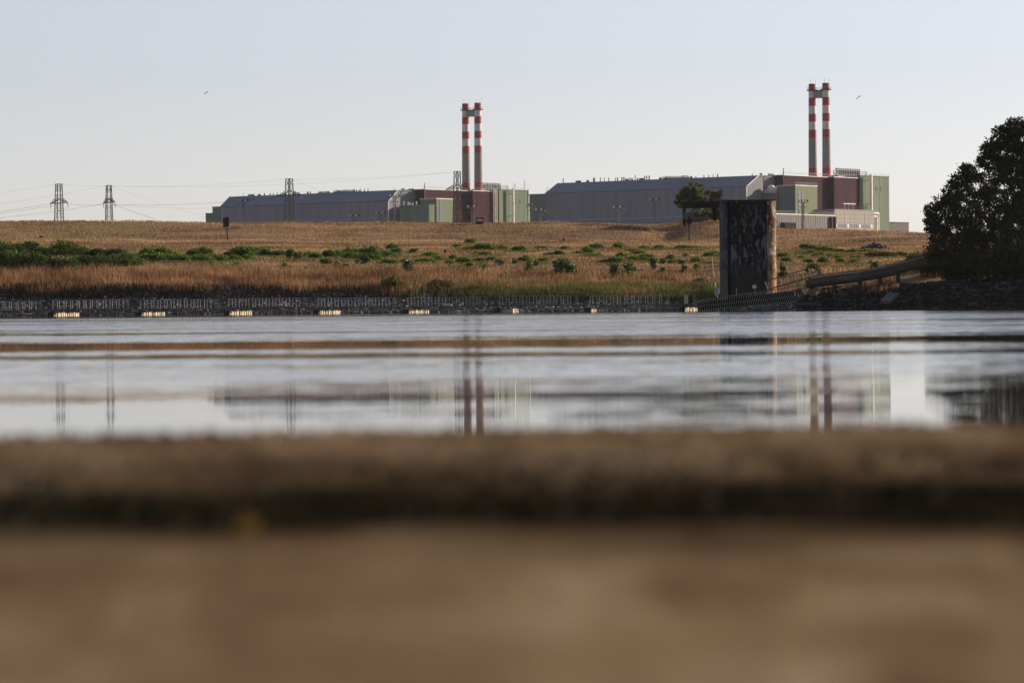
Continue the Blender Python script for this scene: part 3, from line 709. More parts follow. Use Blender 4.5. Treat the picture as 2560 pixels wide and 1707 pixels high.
H2 = turbine_hall(K2, 1365, 488.5, (1895, 440), (1936, 441), 'long grey hall behind the tree and dark tower, right of centre', v2, s2, (1640, 543.5))

for K_, H_, xs_ in ((K1, H1, (1005, 1009, 1023, 1027, 1031, 1034)), (K2, H2, (1900.5, 1904, 1921.5, 1925, 1929, 1932.6))):
    for vx in xs_:
        tt, _ = K_.B(-1.2, vx, 440); m = K_.mb(); m.bar((-1.2, tt, H_[3] + .2), (-1.2, tt, H_[3] + 1.5), .3, 6); m.build('vent_pipe', M['dark'], H_[0])
def roof_units(K, root_label, px0, px1, t, zbase, n):
    s0, _ = K.A(t, px0, 470); s_1, _ = K.A(t, px1, 470)
    root = K.root('ridge_cooler', ((s0 + s_1) / 2, t, zbase), root_label, 'cooling unit', 'cooling units along the hall ridges')
    m = K.mb(); m.box(s0, s_1, t - 1, t + 1, zbase, zbase + .55); m.build('casing', M['cooler'], root)
    for i in range(n):
        x = s0 + (s_1 - s0) * (i + .5) / n; m = K.mb()
        m.bar((x, t, zbase + .5), (x, t, zbase + 1.25 + .35 * random.random()), abs(s_1 - s0) / n * .32, 8); m.build('fan_duct', M['coolpipe'], root)
roof_units(K1, 'row of fan ducts on the ridge of the left grey hall', 838, 888, H1[2] + 3, H1[3] + .25, 12)
roof_units(K2, 'row of fan ducts on the ridge of the right grey hall', 1662, 1722, H2[2] + 3, H2[3] + .25, 14)

def reactor(K, H, xs, label_b, label_g, railpx, pipes):
    """burgundy reactor hall: xs = dict of photo columns and top rows"""
    t1 = H[4]
    # burgundy: first face A from s=0 to s=p1 at t1, then face B1
    p1, _ = K.A(t1, xs['b1'][0], xs['b1'][1])
    zt = K.B(p1, *xs['b1'])[1]
    tB2, _ = K.B(p1, *xs['a2'])
    p2, _ = K.A(tB2, *xs['b2'])
    tG, zt2 = K.B(p2, *xs['g0'])
    root = K.root('reactor_hall', (-15, (t1 + tG) / 2, ZG), label_b, 'building', 'burgundy reactor halls')
    m = K.mb(); m.box(-70, p1, t1, tB2, ZG, zt); m.box(-70, p2, tB2 + .0, tG, ZG, zt + .003)
    m.build('wall', M['burg'], root)
    m = K.mb(); m.box(-70.2, p1 + .2, t1 - .2, tB2 - .2, zt, zt + .3); m.box(-70.2, p2 + .2, tB2 - .2, tG, zt + .004, zt + .35); m.build('roof_edge', M['trim'], root)
    roof_rail(K, root, (p1, t1), (p1, tB2), 22, zt + .5); roof_rail(K, root, (p2, tB2), (p2, tG), 10, zt + .5)
    m = K.mb()
    for f in (.22, .45, .68): m.box(p1 + .0, p1 + .06, t1 + (tB2 - t1) * f - .1, t1 + (tB2 - t1) * f + .1, ZG, zt - .3)
    for f in (.33, .66): m.box(p2, p2 + .06, tB2 + (tG - tB2) * f - .1, tB2 + (tG - tB2) * f + .1, ZG, zt - .3)
    m.build('panel_joint', M['dark'], root)
    m = K.mb(); m.bar((p1 + .2, t1 + .3, ZG), (p1 + .2, t1 + .3, zt + 3.5), .22, 6); m.build('corner_pipe', M['coolpipe'], root)
    # green end block
    tE, zg = K.B(p2 + .8, *xs['g1'])
    r2 = K.root('green_block', (-10, (tG + tE) / 2, ZG), label_g, 'building', 'green end blocks of the plant')
    m = K.mb(); m.box(-40, p2 + .8, tG, tE, ZG, zg); m.build('wall', M['green'], r2)
    m = K.mb(); m.box(-40.2, p2 + 1.0, tG + .01, tE + .2, zg, zg + .5); m.build('roof_edge', M['dgreen'], r2)
    m = K.mb()
    for f in (.17, .34, .66, .84): m.box(p2 + .8, p2 + .84, tG + (tE - tG) * f - .07, tG + (tE - tG) * f + .07, ZG, zg - .3)
    for dz in (9, 18, 27): m.box(p2 + .8, p2 + .835, tG + .2, tE - .2, zg - dz - .05, zg - dz + .05)
    m.build('panel_joint', M['dgreen'], r2)
    for f, dz in ((.55, 5), (.72, 5), (.55, 30)):
        m = K.mb(); t_ = tG + (tE - tG) * f
        for q in range(6): m.box(p2 + .8, p2 + .93, t_ - 1.0, t_ + 1.0, zg - dz - q * .42, zg - dz - q * .42 + .24)
        m.build('louvre', M['dgreen'], r2)
    roof_rail(K, r2, (p2 + .6, tG), (p2 + .6, tE), 12, zg + .5)
    for (ppx, top_, rr, off) in pipes:
        tp, _ = K.B(p2 + .8 + off, ppx, 500); m = K.mb()
        m.bar((p2 + .8 + off, tp, ZG), (p2 + .8 + off, tp, zg + top_), rr, 8); dpp = m.build('downpipe', M['whitepipe'], r2)
        m = K.mb()
        for zz in (zg - 2, zg - 14, zg - 26): m.box(p2 + .8, p2 + .8 + off, tp - .12, tp + .12, zz, zz + .25)
        m.build('pipe_bracket', M['coolpipe'], dpp)
    return dict(p1=p1, p2=p2, t1=t1, tB2=tB2, tG=tG, tE=tE, zt=zt, zg=zg, root=root, r2=r2)
X2 = reactor(K2, H2, {'b1': (1957, 438.5), 'a2': (2071.6, 439.5), 'b2': (2085, 440), 'g0': (2147, 441), 'g1': (2222.5, 444)},
             'burgundy reactor hall below the right striped chimneys', 'tall green end block at the far right of the plant', None, [(2178, .8, .75, 2.6)])
X1 = reactor(K1, H1, {'b1': (1060, 474), 'a2': (1171, 475), 'b2': (1182, 475), 'g0': (1244.6, 476), 'g1': (1321, 478)},
             'burgundy reactor hall below the left striped chimneys', 'pale green end block of the left reactor hall', None, [(1283, 1.0, .65, 2.4)])
# burgundy recess pipes of the left hall
for ppx in (1234, 1238.5, 1242.5):
    tp, _ = K1.B(X1['p2'] + 1, ppx, 520); m = K1.mb(); m.bar((X1['p2'] + 1, tp, ZG), (X1['p2'] + 1, tp, X1['zt'] + 1.5), .32, 6); m.build('wall_pipe', M['whitepipe'], X1['root'])
# white corner of the left green block, ladder masts
m = K1.mb(); m.bar((X1['p2'] + .9, X1['tE'], ZG), (X1['p2'] + .9, X1['tE'], X1['zg'] + .3), .4, 4); m.build('corner_strip', M['trim'], X1['r2'])

def box_building(K, name, label, cat, s0, s_1, t0, t1, zt, mat, group=None, cap=None, zb=ZG):
    root = K.root(name, ((s0 + s_1) / 2, (t0 + t1) / 2, zb), label, cat, group)
    m = K.mb(); m.box(s0, s_1, t0, t1, zb, zt); m.build('wall', mat, root)
    m = K.mb(); m.box(s0 - .15, s_1 + .15, t0 - .15, t1 + .15, zt, zt + .45); m.build('roof_edge', cap or M['dgreen'], root)
    return root
# --- front buildings of the right block
S0 = X2['p1'] + 14                     # plane of the green box's lit face
tA, _ = K2.B(S0, 1988, 466)
sA, zA = K2.A(tA, 1943, 466); tA2, _ = K2.B(S0, 2043, 466)
gb = box_building(K2, 'green_annex', 'green box annex with window strips in front of the right burgundy hall', 'building', sA, S0, tA, tA2, zA, M['green2'], None, M['trim'])
m = K2.mb(); m.box(sA, S0 - .1, tA - .12, tA - .02, ZG, zA - .2); m.build('shaded_wall', M['dgreen'], gb)  # darker slab puts the shade of this side into its colour
for (a, b) in ((1996, 2001), (2005, 2009)):
    ta, _ = K2.B(S0 + .1, a, 500); tb_, _ = K2.B(S0 + .1, b, 500)
    m = K2.mb(); m.box(S0, S0 + .12, ta, tb_, ZG + 8, zA - 2.2); m.build('window', M['glass'], gb)
roof_rail(K2, gb, (S0, tA), (S0, tA2), 8, zA + .45)
tL = tA - 1.0
sl0, zl0 = K2.A(tL, 1896, 487); sl1, _ = K2.A(tL, 1944, 487)
lb = box_building(K2, 'green_annex', 'low dark green annex with round white vents on its roof', 'building', sl0, sl1, tL, tL + 14, zl0, M['dgreen'])
for vx, rr in ((1915, .9), (1921, 1.1), (1928, 2.0), (1938, 1.6)):
    sv, _ = K2.A(tL + 3, vx, 480); m = K2.mb(); m.lathe(Vector((sv, tL + 3, zl0 + .45)), [(rr * .7, 0), (rr, rr * .5), (rr, rr * 1.3), (rr * .7, rr * 1.9), (.05, rr * 2.1)], 12); m.build('roof_vent', M['trim'], lb, smooth=True)
# beige building
S1 = X2['p2'] + 22
t0, zb0 = K2.B(S1, 2086, 525); t1_, zb1 = K2.B(S1, 2186, 527)
sb0, _ = K2.A(t0, 2040, 525)
bb = box_building(K2, 'beige_building', 'low beige panel building with a strip of windows at its foot', 'building', X2['p2'] + .9, S1, t0, t1_, zb0, M['beige'], None, M['beige'])
zw = K2.B(S1, 2130, 565)[1]
for i in range(16):
    f0, f1 = (i + .1) / 16, (i + .9) / 16
    ta = t0 + (t1_ - t0) * (f0 * .94 + .01); tb_ = t0 + (t1_ - t0) * (f1 * .94 + .01)
    m = K2.mb(); m.box(S1, S1 + .12, ta, tb_, zw - .8, zw + .8); m.build('window', M['glass'] if i % 5 else M['trim'], bb)
m = K2.mb()
for k in range(1, 5):
    zz = zb0 - k * 2.0; m.box(S1, S1 + .05, t0, t1_, zz - .06, zz + .06)
for k in range(1, 4):
    tt = t0 + (t1_ - t0) * k / 4; m.box(S1, S1 + .05, tt - .07, tt + .07, ZG, zb0 - .2)
m.build('panel_joint', M['greywall'], bb)
for i in range(9):
    tt = t0 + (t1_ - t0) * (.72 + .028 * i); m = K2.mb(); m.bar((S1 - 3, tt, zb0 + .4), (S1 - 3, tt, zb0 + 2.2 + (i % 3) * .5), .16, 6); m.build('roof_pipe', M['coolpipe'], bb)
m = K2.mb()
for i in range(3):
    tt = t0 + (t1_ - t0) * (.36 + .10 * i); m.box(S1 - 4, S1 - 3, tt, tt + 3.6, zb0 + 3.2, zb0 + 3.6); m.bar((S1 - 3.5, tt + 1.8, zb0 + .4), (S1 - 3.5, tt + 1.8, zb0 + 3.2), .12, 5)
m.build('roof_canopy', M['trim'], bb)
m = K2.mb(); ta, za = K2.B(S1 - 1, 2187, 533); tb_, _ = K2.B(S1 - 1, 2196, 533)
for dz, t_ in ((0, tb_ + .0), (-1.6, tb_ - 1.6)):
    m.path([(S1 - 1, t1_ - .2, za + dz), (S1 - 1, t_, za + dz), (S1 - 1, t_, ZG)], .45, 8)
m.build('side_pipe', M['whitepipe'], bb)
# grey panel wall
S2 = S1 + 8
tq0, zq0 = K2.B(S2, 1930, 535.5); tq1, _ = K2.B(S2, 2086, 537.5)
gw = box_building(K2, 'panel_building', 'low grey panel-clad building beside the dark tower', 'building', S2 - 5, S2, tq0, tq1, zq0, M['greywall'], None, M['trim'])
m = K2.mb()
for k in range(1, 26):
    tt = tq0 + (tq1 - tq0) * k / 26; m.box(S2, S2 + .12, tt - .08, tt + .08, ZG, zq0 - .1)
m.build('panel_joint', M['coolpipe'], gw)
for tt in (tq1 - 4.2, tq1 - .9):
    m = K2.mb(); m.box(S2, S2 + 1.2, tt, tt + .8, zq0 - 6, zq0 - .4); m.build('wall_fin', M['dark'], gw)
roof_rail(K2, gw, (S2 - .3, tq0), (S2 - .3, tq1), 24, zq0 + .45)
# far right annex and dark wall
r_ = box_building(K2, 'grey_shed', 'small dark grey shed right of the tall green block', 'building', X2['p2'] - 20, X2['p2'] + .5, *(lambda a: (X2['tE'] + .3, a))(K2.B(X2['p2'] + .5, 2272, 558)[0]), K2.B(X2['p2'] + .5, 2240, 557.5)[1], plain('shed_cladding', (.052, .05, .06), .8), None, M['dark'])
# container and pipework at the foot of the grey wall
tc0, zc0 = K2.B(S2 + 6, 1962, 556); tc1, _ = K2.B(S2 + 6, 1990, 556)
cc = K2.root('shipping_container', (S2 + 5, (tc0 + tc1) / 2, ZG), 'dark container at the foot of the grey panel building', 'container')
m = K2.mb(); m.box(S2 + 3.5, S2 + 6, tc0, tc1, zc0 - 7, zc0); m.build('body', M['dark'], cc)
m = K2.mb()
for k in range(9):
    tt = tc0 + (tc1 - tc0) * (k + .5) / 9; m.box(S2 + 6, S2 + 6.12, tt - .12, tt + .12, zc0 - 6.8, zc0 - .15)
m.build('side_rib', M['black'], cc)
pr = K2.root('pipe_rack', (S2 + 4, tc0 - 5, ZG), 'tangled pipe rack between the dark tower and the container', 'pipework')
m = K2.mb(); zc = zc0
for k, (da, dz) in enumerate([(-9, 1.5), (-7.5, 2.2), (-6, 1), (-4.5, 2.8), (-3, 2), (-1.5, 3.2)]):
    m.path([(S2 + 4, tc0 + da, zc - 8), (S2 + 4, tc0 + da, zc + dz - 1), (S2 + 4, tc0 + da + 1.6, zc + dz), (S2 + 4, tc0 + da + 2.2, zc - 8)], .2, 5)
m.bar((S2 + 4, tc0 - 9.5, zc - 1), (S2 + 4, tc0, zc - 1), .2); m.build('pipe', M['coolpipe'], pr)

# --- front buildings of the left block
S0 = X1['p1'] + 12
tA, _ = K1.B(S0, 1091, 499); sA, zA = K1.A(tA, 1050, 499); tA2, _ = K1.B(S0, 1133, 499)
gb = box_building(K1, 'green_annex', 'pale green box annex with a dark vertical window strip, left plant', 'building', sA, S0, tA, tA2, zA, M['green2'], None, M['trim'])
m = K1.mb(); m.box(sA, S0 - .1, tA - .12, tA - .02, ZG, zA - .2); m.build('shaded_wall', M['green'], gb)  # darker green again carries the shade on the side turned from the sun
ta, _ = K1.B(S0 + .1, 1099, 520); tb_, _ = K1.B(S0 + .1, 1107.5, 520)
m = K1.mb(); m.box(S0, S0 + .12, ta, tb_, ZG + 8, zA - .3); m.build('window', M['glass'], gb)
S3 = S0 + 6; tL, _ = K1.B(S3, 1072, 516); sl0, zl0 = K1.A(tL, 999, 516); tL2, _ = K1.B(S3, 1086, 516)
lb = box_building(K1, 'green_annex', 'long low green annex in front of the left hall gable', 'building', sl0, S3, tL, tL2, zl0, M['green'], None, M['green2'])
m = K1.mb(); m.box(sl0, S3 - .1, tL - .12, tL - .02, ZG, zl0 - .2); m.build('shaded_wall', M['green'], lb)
for vx, hh in ((1009, 2.4), (1020, 2), (1025, 1.5), (1031, 1.5), (1041, 2)):
    sv, _ = K1.A(tL + 2, vx, 510); m = K1.mb(); m.bar((sv, tL + 2, zl0 + .4), (sv, tL + 2, zl0 + .4 + hh), .45, 6); m.build('roof_vent', M['trim'], lb)
# left green annexes at the far ends of the halls
def end_annex(K, H, cols, label):
    t_ = 1.5; out = []
    for (x0, x1, yy, lb_) in cols:
        a, z = K.A(t_, x0, yy); b, _ = K.A(t_, x1, yy)
        box_building(K, 'green_end_annex', lb_, 'building', a, b, t_, t_ + 18, z, M['dgreen'], None, M['green'])
    return t_
end_annex(K1, H1, [(514, 531, 535, 'lowest dark green annex at the left end of the left hall'), (531, 552.3, 519, 'taller dark green annex touching the left end of the left hall')], '')
end_annex(K2, H2, [(1323, 1365.3, 488, 'dark green annex between the two plant halls')], '')

# --- big roof coolers
def big_cooler(K, X, px0, px1, pytop, label, n):
    sK = X['p2'] - 8
    ta, zt_ = K.B(sK, px0, pytop); tb_, _ = K.B(sK, px1, pytop); zb_ = X['zt'] + .55
    root = K.root('roof_cooler', (sK, (ta + tb_) / 2, zb_), label, 'cooling unit', 'large coolers on the reactor roofs')
    m = K.mb(); m.box(sK - 7, sK, ta, tb_, zb_, zb_ + (zt_ - zb_) * .3); m.build('frame', M['cooler'], root)
    for i in range(n):
        t_ = ta + (tb_ - ta) * (i + .5) / n
        m = K.mb(); m.bar((sK - 1.4, t_, zb_ + (zt_ - zb_) * .3), (sK - 1.4, t_, zt_), (tb_ - ta) / n * .30, 8); fd = m.build('fan_duct', M['cooler'], root)
        m = K.mb(); m.bar((sK - 1.4, t_, zt_ - .2), (sK - 1.4, t_, zt_ + .9), (tb_ - ta) / n * .40, 8); m.build('duct_cap', M['ductcap'], fd)
    m = K.mb()
    for e, sg in ((ta, -1), (tb_, 1)):
        for k in range(3):
            z_ = zb_ + (zt_ - zb_) * (.35 + .27 * k)
            m.path([(sK, e - sg * 1, z_), (sK, e + sg * (1.5 + 1.3 * k), z_), (sK, e + sg * (1.5 + 1.3 * k), zb_)], .22, 5)
    m.build('pipe', M['coolpipe'], root)
big_cooler(K2, X2, 2095, 2156, 424.5, 'large cooler with many ducts right of the right chimneys', 14)
big_cooler(K1, X1, 1203, 1257, 460.5, 'large cooler with many ducts right of the left chimneys', 14)

# --- chimneys
def chimneys(K, X, pxa, pxb, Y, ytop, bands, wtop, wbot, label, platform, bridge):
    """bands: photo rows where the paint changes"""
    zb_ = X['zt'] + .55; k = mpp(Y)
    pa = at(pxa, ytop, Y + 2.6); pb = at(pxb, ytop, Y - 2.6)
    root = empty('twin_chimney', ((pa + pb) / 2).xy.to_3d() + Vector((0, 0, zb_))); tag(root, label, 'chimney', 'striped twin chimneys')
    zs = [at(pxa, y_, Y).z for y_ in bands]; zs[-1] = zb_
    zt0, zB = zs[0], zs[-1]
    rad = lambda z: (wtop + (wbot - wtop) * (zt0 - z) / (zt0 - zB)) * k / 2
    order = [0, 1, 0, 1, 0, 1, 0, 2, 0]
    for p in (pa, pb):
        m = MB(); nn = 40
        for j in range(len(zs) - 1):
            m.cur = order[j]
            z1, z0 = zs[j], zs[j + 1]; vs_ = []
            for z in (z0, z1):
                for i in range(nn):
                    t = 2 * math.pi * i / nn; vs_.append((p.x + rad(z) * math.cos(t), p.y + rad(z) * math.sin(t), z))
            m.add(vs_, [(i, (i + 1) % nn, nn + (i + 1) % nn, nn + i) for i in range(nn)])
        # lip and dark mouth
        m.cur = 0; m.lathe((p.x, p.y, zt0), [(rad(zt0), 0), (rad(zt0) * .86, .02), (rad(zt0) * .86, -.6)], nn)
        m.build('chimney_stack', [M['red'], M['white'], M['conc_stack']], root, smooth=True)
    zp = at(pxa, platform, Y).z
    for p in (pa, pb):
        m = MB(); m.lathe((p.x, p.y, zp), [(rad(zp) + .05, -.3), (rad(zp) + .9, -.3), (rad(zp) + .9, .15), (rad(zp) + .05, .15)], 24); pf = m.build('platform', M['dark'], root)
        m = MB()
        for i in range(14):
            t = 2 * math.pi * i / 14; q = Vector((p.x + (rad(zp) + .85) * math.cos(t), p.y + (rad(zp) + .85) * math.sin(t), zp + .1)); m.bar(q, q + Vector((0, 0, 1.2)), .05, 4)
            t2 = 2 * math.pi * (i + 1) / 14; q2 = Vector((p.x + (rad(zp) + .85) * math.cos(t2), p.y + (rad(zp) + .85) * math.sin(t2), zp + .1)); m.bar(q + Vector((0, 0, 1.2)), q2 + Vector((0, 0, 1.2)), .05, 4)
        m.build('platform_railing', M['coolpipe'], pf)
        m = MB()
        for i in range(3):
            t = 2 * math.pi * i / 3; m.bar((p.x + rad(zt0) * .9 * math.cos(t), p.y + rad(zt0) * .9 * math.sin(t), zt0 - .2), (p.x + rad(zt0) * .9 * math.cos(t), p.y + rad(zt0) * .9 * math.sin(t), zt0 + 2.4), .05, 4)
        m.build('lightning_rod', M['steel2'], root)
    zb1 = at(pxa, bridge, Y).z
    d = (pb - pa).normalized(); sd = Vector((-d.y, d.x, 0)); m = MB(lambda q: pa + d * q[0] + sd * q[1] + Vector((0, 0, q[2] - pa.z)))
    L = (pb - pa).xy.length
    m.box(rad(zp) * .8, L - rad(zp) * .8, -1.1, 1.1, zb1, zp - .31); m.build('bridge', M['conc_stack'], root)
    m = MB(lambda q: pa + d * q[0] + sd * q[1] + Vector((0, 0, q[2] - pa.z)))
    for i in range(6):
        x_ = rad(zp) + (L - 2 * rad(zp)) * i / 5; m.bar((x_, -1.3, zp), (x_, -1.3, zp + 1.2), .05, 4)
    m.bar((rad(zp), -1.3, zp + 1.2), (L - rad(zp), -1.3, zp + 1.2), .05, 4); m.box(rad(zp), L - rad(zp), -1.35, 1.35, zp - .3, zp + .1); m.build('bridge_deck', M['dark'], root)
chimneys(K2, X2, 2030.2, 2064.5, 1600, 210, [209.5, 225, 245, 265, 284.6, 304.5, 324.5, 344.3, 420.5, 440], 17.6, 21.6, 'right pair of red and white striped chimneys joined by a bridge', 225.5, 245)
chimneys(K1, X1, 1163.6, 1194.2, 1745, 259, [258.8, 274, 292.5, 310.5, 329, 347, 365.5, 383.5, 456.5, 475], 16.8, 21.0, 'left pair of red and white striped chimneys joined by a bridge', 275, 291.5)

# ------------------------------------------------------------------ pylons and wires
def pylon(px, pytop, wtop, wbot, pyarm, armw, label, Y=950, yaw=.5, armdir=None, seg=11):
    top = at(px, pytop, Y); k = mpp(Y); base = Vector((top.x, Y, ZG)); H = top.z - ZG
    wb_ = wbot * k; wt_ = wtop * k; fac = H / ((551 - pytop) * k)
    wb = wt_ + (wb_ - wt_) * fac
    root = empty('lattice_pylon', base, yaw); tag(root, label, 'pylon', 'lattice power pylons')
    n = max(8, int(round(H / 2.6)))
    cs = ((1, 1), (1, -1), (-1, -1), (-1, 1))
    hw = lambda z: (wb + (wt_ - wb) * z / H) * .5 / 1.2
    for (a, b) in cs:
        m = MB(); m.bar((a * hw(0), b * hw(0), 0), (a * hw(H), b * hw(H), H), .13, 4); m.build('leg', M['steel'], root, world=False)
    m = MB()
    for i in range(n):
        z0, z1 = H * i / n, H * (i + 1) / n; w0, w1 = hw(z0), hw(z1)
        for j in range(4):
            a, b = cs[j], cs[(j + 1) % 4]
            m.bar((a[0]*w0, a[1]*w0, z0), (b[0]*w1, b[1]*w1, z1), .045, 4); m.bar((b[0]*w0, b[1]*w0, z0), (a[0]*w1, a[1]*w1, z1), .045, 4)
            if i % 3 == 0: m.bar((a[0]*w1, a[1]*w1, z1), (b[0]*w1, b[1]*w1, z1), .07, 4)
    for j in range(4):
        a, b = cs[j], cs[(j + 1) % 4]; m.bar((a[0]*wt_/2.1, a[1]*wt_/2.1, H), (b[0]*wt_/2.1, b[1]*wt_/2.1, H), .1, 4)
    m.build('bracing', M['steel'], root, world=False)
    za = H - (pyarm - pytop) * k; m = MB(); aw = armw * k / 2
    ln = max(aw, 1.5)
    for sg in (-1, 1):
        tip = Vector((0, sg * (ln + 4.5), za))
        for (a, c) in ((1, 0), (-1, 0), (1, 1.4), (-1, 1.4)):
            m.bar((a * hw(za), sg * hw(za), za + c), tip, .09, 4)
        for q in range(1, 6):
            f = q / 6
            m.bar(Vector((hw(za), sg * hw(za), za)).lerp(tip, f), Vector((-hw(za), sg * hw(za), za + 1.4)).lerp(tip, f), .05, 4)
            m.bar(Vector((-hw(za), sg * hw(za), za)).lerp(tip, f), Vector((hw(za), sg * hw(za), za + 1.4)).lerp(tip, f), .05, 4)
    ca = m.build('crossarm', M['steel'], root, world=False)
    for sg in (-1, 1):
        m = MB(); m.path([(0, sg * (ln + 4.4), za), (0.2, sg * (ln + 4.4), za - 1.6)], .09, 5); m.build('insulator', M['steel2'], ca, world=False)
    return root
pylon(147, 460.5, 14.5, 21, 508, 32, 'leftmost lattice pylon against the sky', 950, .55)
pylon(272, 464, 12.5, 18, 507, 22, 'second lattice pylon from the left against the sky', 980, .42)
pylon(723, 447.5, 14.5, 22, 489, 26, 'lattice pylon in front of the left grey hall', 950, .7)
pylon(1143, 429, 13.5, 20, 473, 30, 'lattice pylon in front of the left burgundy hall', 960, .6)
def wire(a, b, sag, label, Y0=950, Y1=950, r=.03):
    p, q = at(a[0], a[1], Y0), at(b[0], b[1], Y1); m = MB(); n = 24
    r *= .6; pts = []
    for i in range(n + 1):
        f = i / n; v = p.lerp(q, f); v.z -= 4 * sag * mpp(950) * f * (1 - f); pts.append(v)
    m.path(pts, r, 4)
    tag(m.build('power_wire', M['wire']), label, 'wire', 'overhead wires between the pylons')
wire((-90, 492), (140, 461.5), 2, 'upper wire from the left frame edge to the leftmost pylon top')
wire((-90, 520), (266, 465), 4, 'long wire from the left frame edge to the second pylon top', 950, 980)
wire((-90, 541), (132, 508), 2, 'wire from the left frame edge to the leftmost pylon crossarm', r=.07)
wire((-90, 544), (140, 513), 2, 'lower twin wire reaching the leftmost pylon crossarm', r=.06)
wire((-90, 552), (262, 509), 5, 'lowest wire from the left frame edge to the second pylon', 950, 980, .06)
wire((154, 461.5), (266, 465), 1.2, 'short top wire between the two left pylons', 950, 980)
wire((164, 509), (262, 512), 2.5, 'short lower wire between the two left pylons', 950, 980, .07)
wire((279, 465), (716, 449), 6, 'long top wire from the second pylon to the left hall pylon', 980, 950)
wire((279, 466), (1136, 430), 14, 'longest top wire running on to the burgundy hall pylon', 980, 960)
wire((281, 511), (714, 490), 9, 'long lower wire from the second pylon to the left hall pylon', 980, 950, .06)
wire((281, 512), (560, 521), 4, 'lower wire running from the second pylon towards the left hall', 980, 1150, .06)
wire((284, 511), (392, 549), 1.5, 'steep wire dropping right of the second pylon', 980, 900, .06)
wire((281, 467), (520, 545), 3, 'thin wire falling from the second pylon top to the left hall foot', 980, 1200)
wire((731, 449), (1136, 430), 5, 'top wire between the left hall pylon and the burgundy hall pylon', 950, 960)
wire((731, 450), (960, 530), 3, 'thin wire falling across the left hall roof', 950, 1250)
wire((1149, 432), (1320, 530), 3, 'thin wire falling across the burgundy hall to the green block', 960, 1250)

# ------------------------------------------------------------------ floodlight masts
def lamp_mast(px, pytop, pybot, label, Y, heads=4, r=.28):
    t = at(px, pytop, Y); base = Vector((t.x, Y, ZG)); H = t.z - ZG
    root = empty('floodlight_mast', base, random.uniform(-.3, .3)); tag(root, label, 'lamp mast', 'floodlight masts around the plant')
    m = MB(); w = .55
    for (a, b) in ((1, 1), (1, -1), (-1, -1), (-1, 1)): m.bar((a*w, b*w, 0), (a*w*.6, b*w*.6, H - 1.5), .11, 4)
    nseg = int(H / 2.2)
    for i in range(nseg):
        z0, z1 = (H - 1.5) * i / nseg, (H - 1.5) * (i + 1) / nseg; s_ = 1 if i % 2 else -1
        for (yy) in (-1, 1): m.bar((s_*w*.85, yy*w*.8, z0), (-s_*w*.85, yy*w*.8, z1), .07, 4)
        for (xx) in (-1, 1): m.bar((xx*w*.85, s_*w*.8, z0), (xx*w*.85, -s_*w*.8, z1), .07, 4)
    m.build('mast', M['steel2'], root, world=False)
    m = MB(); m.box(-2.2, 2.2, -.7, .7, H - 1.6, H - 1.35); m.box(-1.5, 1.5, -.5, .5, H - 3.4, H - 3.2); pf = m.build('platform', M['steel2'], root, world=False)
    for i in range(heads):
        x_ = -1.8 + 3.6 * i / (heads - 1); m = MB(); m.box(x_ - .32, x_ + .32, -.8, -.35, H - 1.05, H - .45); m.bar((x_, -.3, H - 1.35), (x_, -.3, H - .6), .1, 4)
        m.build('floodlight', M['ductcap'] if i % 2 == 0 else M['steel'], pf, world=False)
lamp_mast(609, 497, 551, 'floodlight mast at the left end of the left hall', 1350)
lamp_mast(885.5, 534, 551, 'shorter floodlight mast low on the left hall wall', 1280)
lamp_mast(951, 527, 551, 'floodlight mast near the right end of the left hall', 1280)
lamp_mast(986.5, 483.5, 551, 'tall floodlight mast in front of the left hall gable', 1250)
lamp_mast(1181, 511, 551, 'floodlight mast in front of the left burgundy hall', 1300)
lamp_mast(1327, 507, 551, 'floodlight mast right of the pale green block', 1380)
lamp_mast(1350, 519, 551, 'short floodlight mast on the green annex between the halls', 1380)
lamp_mast(1546, 512, 553, 'floodlight mast at mid-length of the right hall', 1220)
lamp_mast(1636, 494, 556, 'taller floodlight mast left of the shelter', 1220)
lamp_mast(2007, 497, 568, 'floodlight mast in front of the right green box annex', 1300)
def antenna(px, pytop, pybot, Y, label, yag=False):
    p, q = at(px, pybot, Y), at(px, pytop, Y); m = MB(); m.bar(p, q, .12, 5, .05)
    for i in range(4):
        f = .45 + .14 * i; c = p.lerp(q, f); m.bar(c - Vector((1.1 - .2 * i, 0, 0)), c + Vector((1.1 - .2 * i, 0, 0)), .06, 4)
    tag(m.build('roof_antenna', M['steel2']), label, 'antenna', 'antennas on the plant roofs')
zt = 0
antenna(1286, 457, 474, 1735, 'thin forked antenna on the left green block roof'); antenna(1311, 449, 478, 1740, 'tallest antenna mast at the right end of the left green block')
antenna(1368, 468, 488, 1612, 'thin antenna on the annex between the two halls')

# ------------------------------------------------------------------ levee things: signs, shelter, small things
M['signpost'] = plain('rusty_post', (.016, .009, .008), .8, spec=.05)
M['signface'] = noisy('weathered_sign_face', [(.35, (.02, .02, .02)), (.65, (.07, .066, .062))], ns=.9, scale=(1, 1, 1), rough=.8, detail=2)
g = ground_hit(569, 601); k = mpp(g.y)
root = empty('river_sign', g); tag(root, 'square framed river sign on a leaning post, left part of the levee', 'sign', 'river signs on the levee')
tl, tr_, br_, bl = at(558.5, 546, g.y), at(571.5, 543, g.y), at(572.5, 565, g.y), at(559.5, 568, g.y)
off = Vector((0, .12, 0)); m = MB(); m.add([tl, tr_, br_, bl, tl + off, tr_ + off, br_ + off, bl + off], [(3,2,1,0),(4,5,6,7),(0,1,5,4),(1,2,6,5),(2,3,7,6),(3,0,4,7)]); sbd = m.build('sign_board', M['signface'], root)
m = MB()
for a, b in ((tl, tr_), (tr_, br_), (br_, bl), (bl, tl)): m.bar(a - Vector((0, .08, 0)), b - Vector((0, .08, 0)), .075, 4)
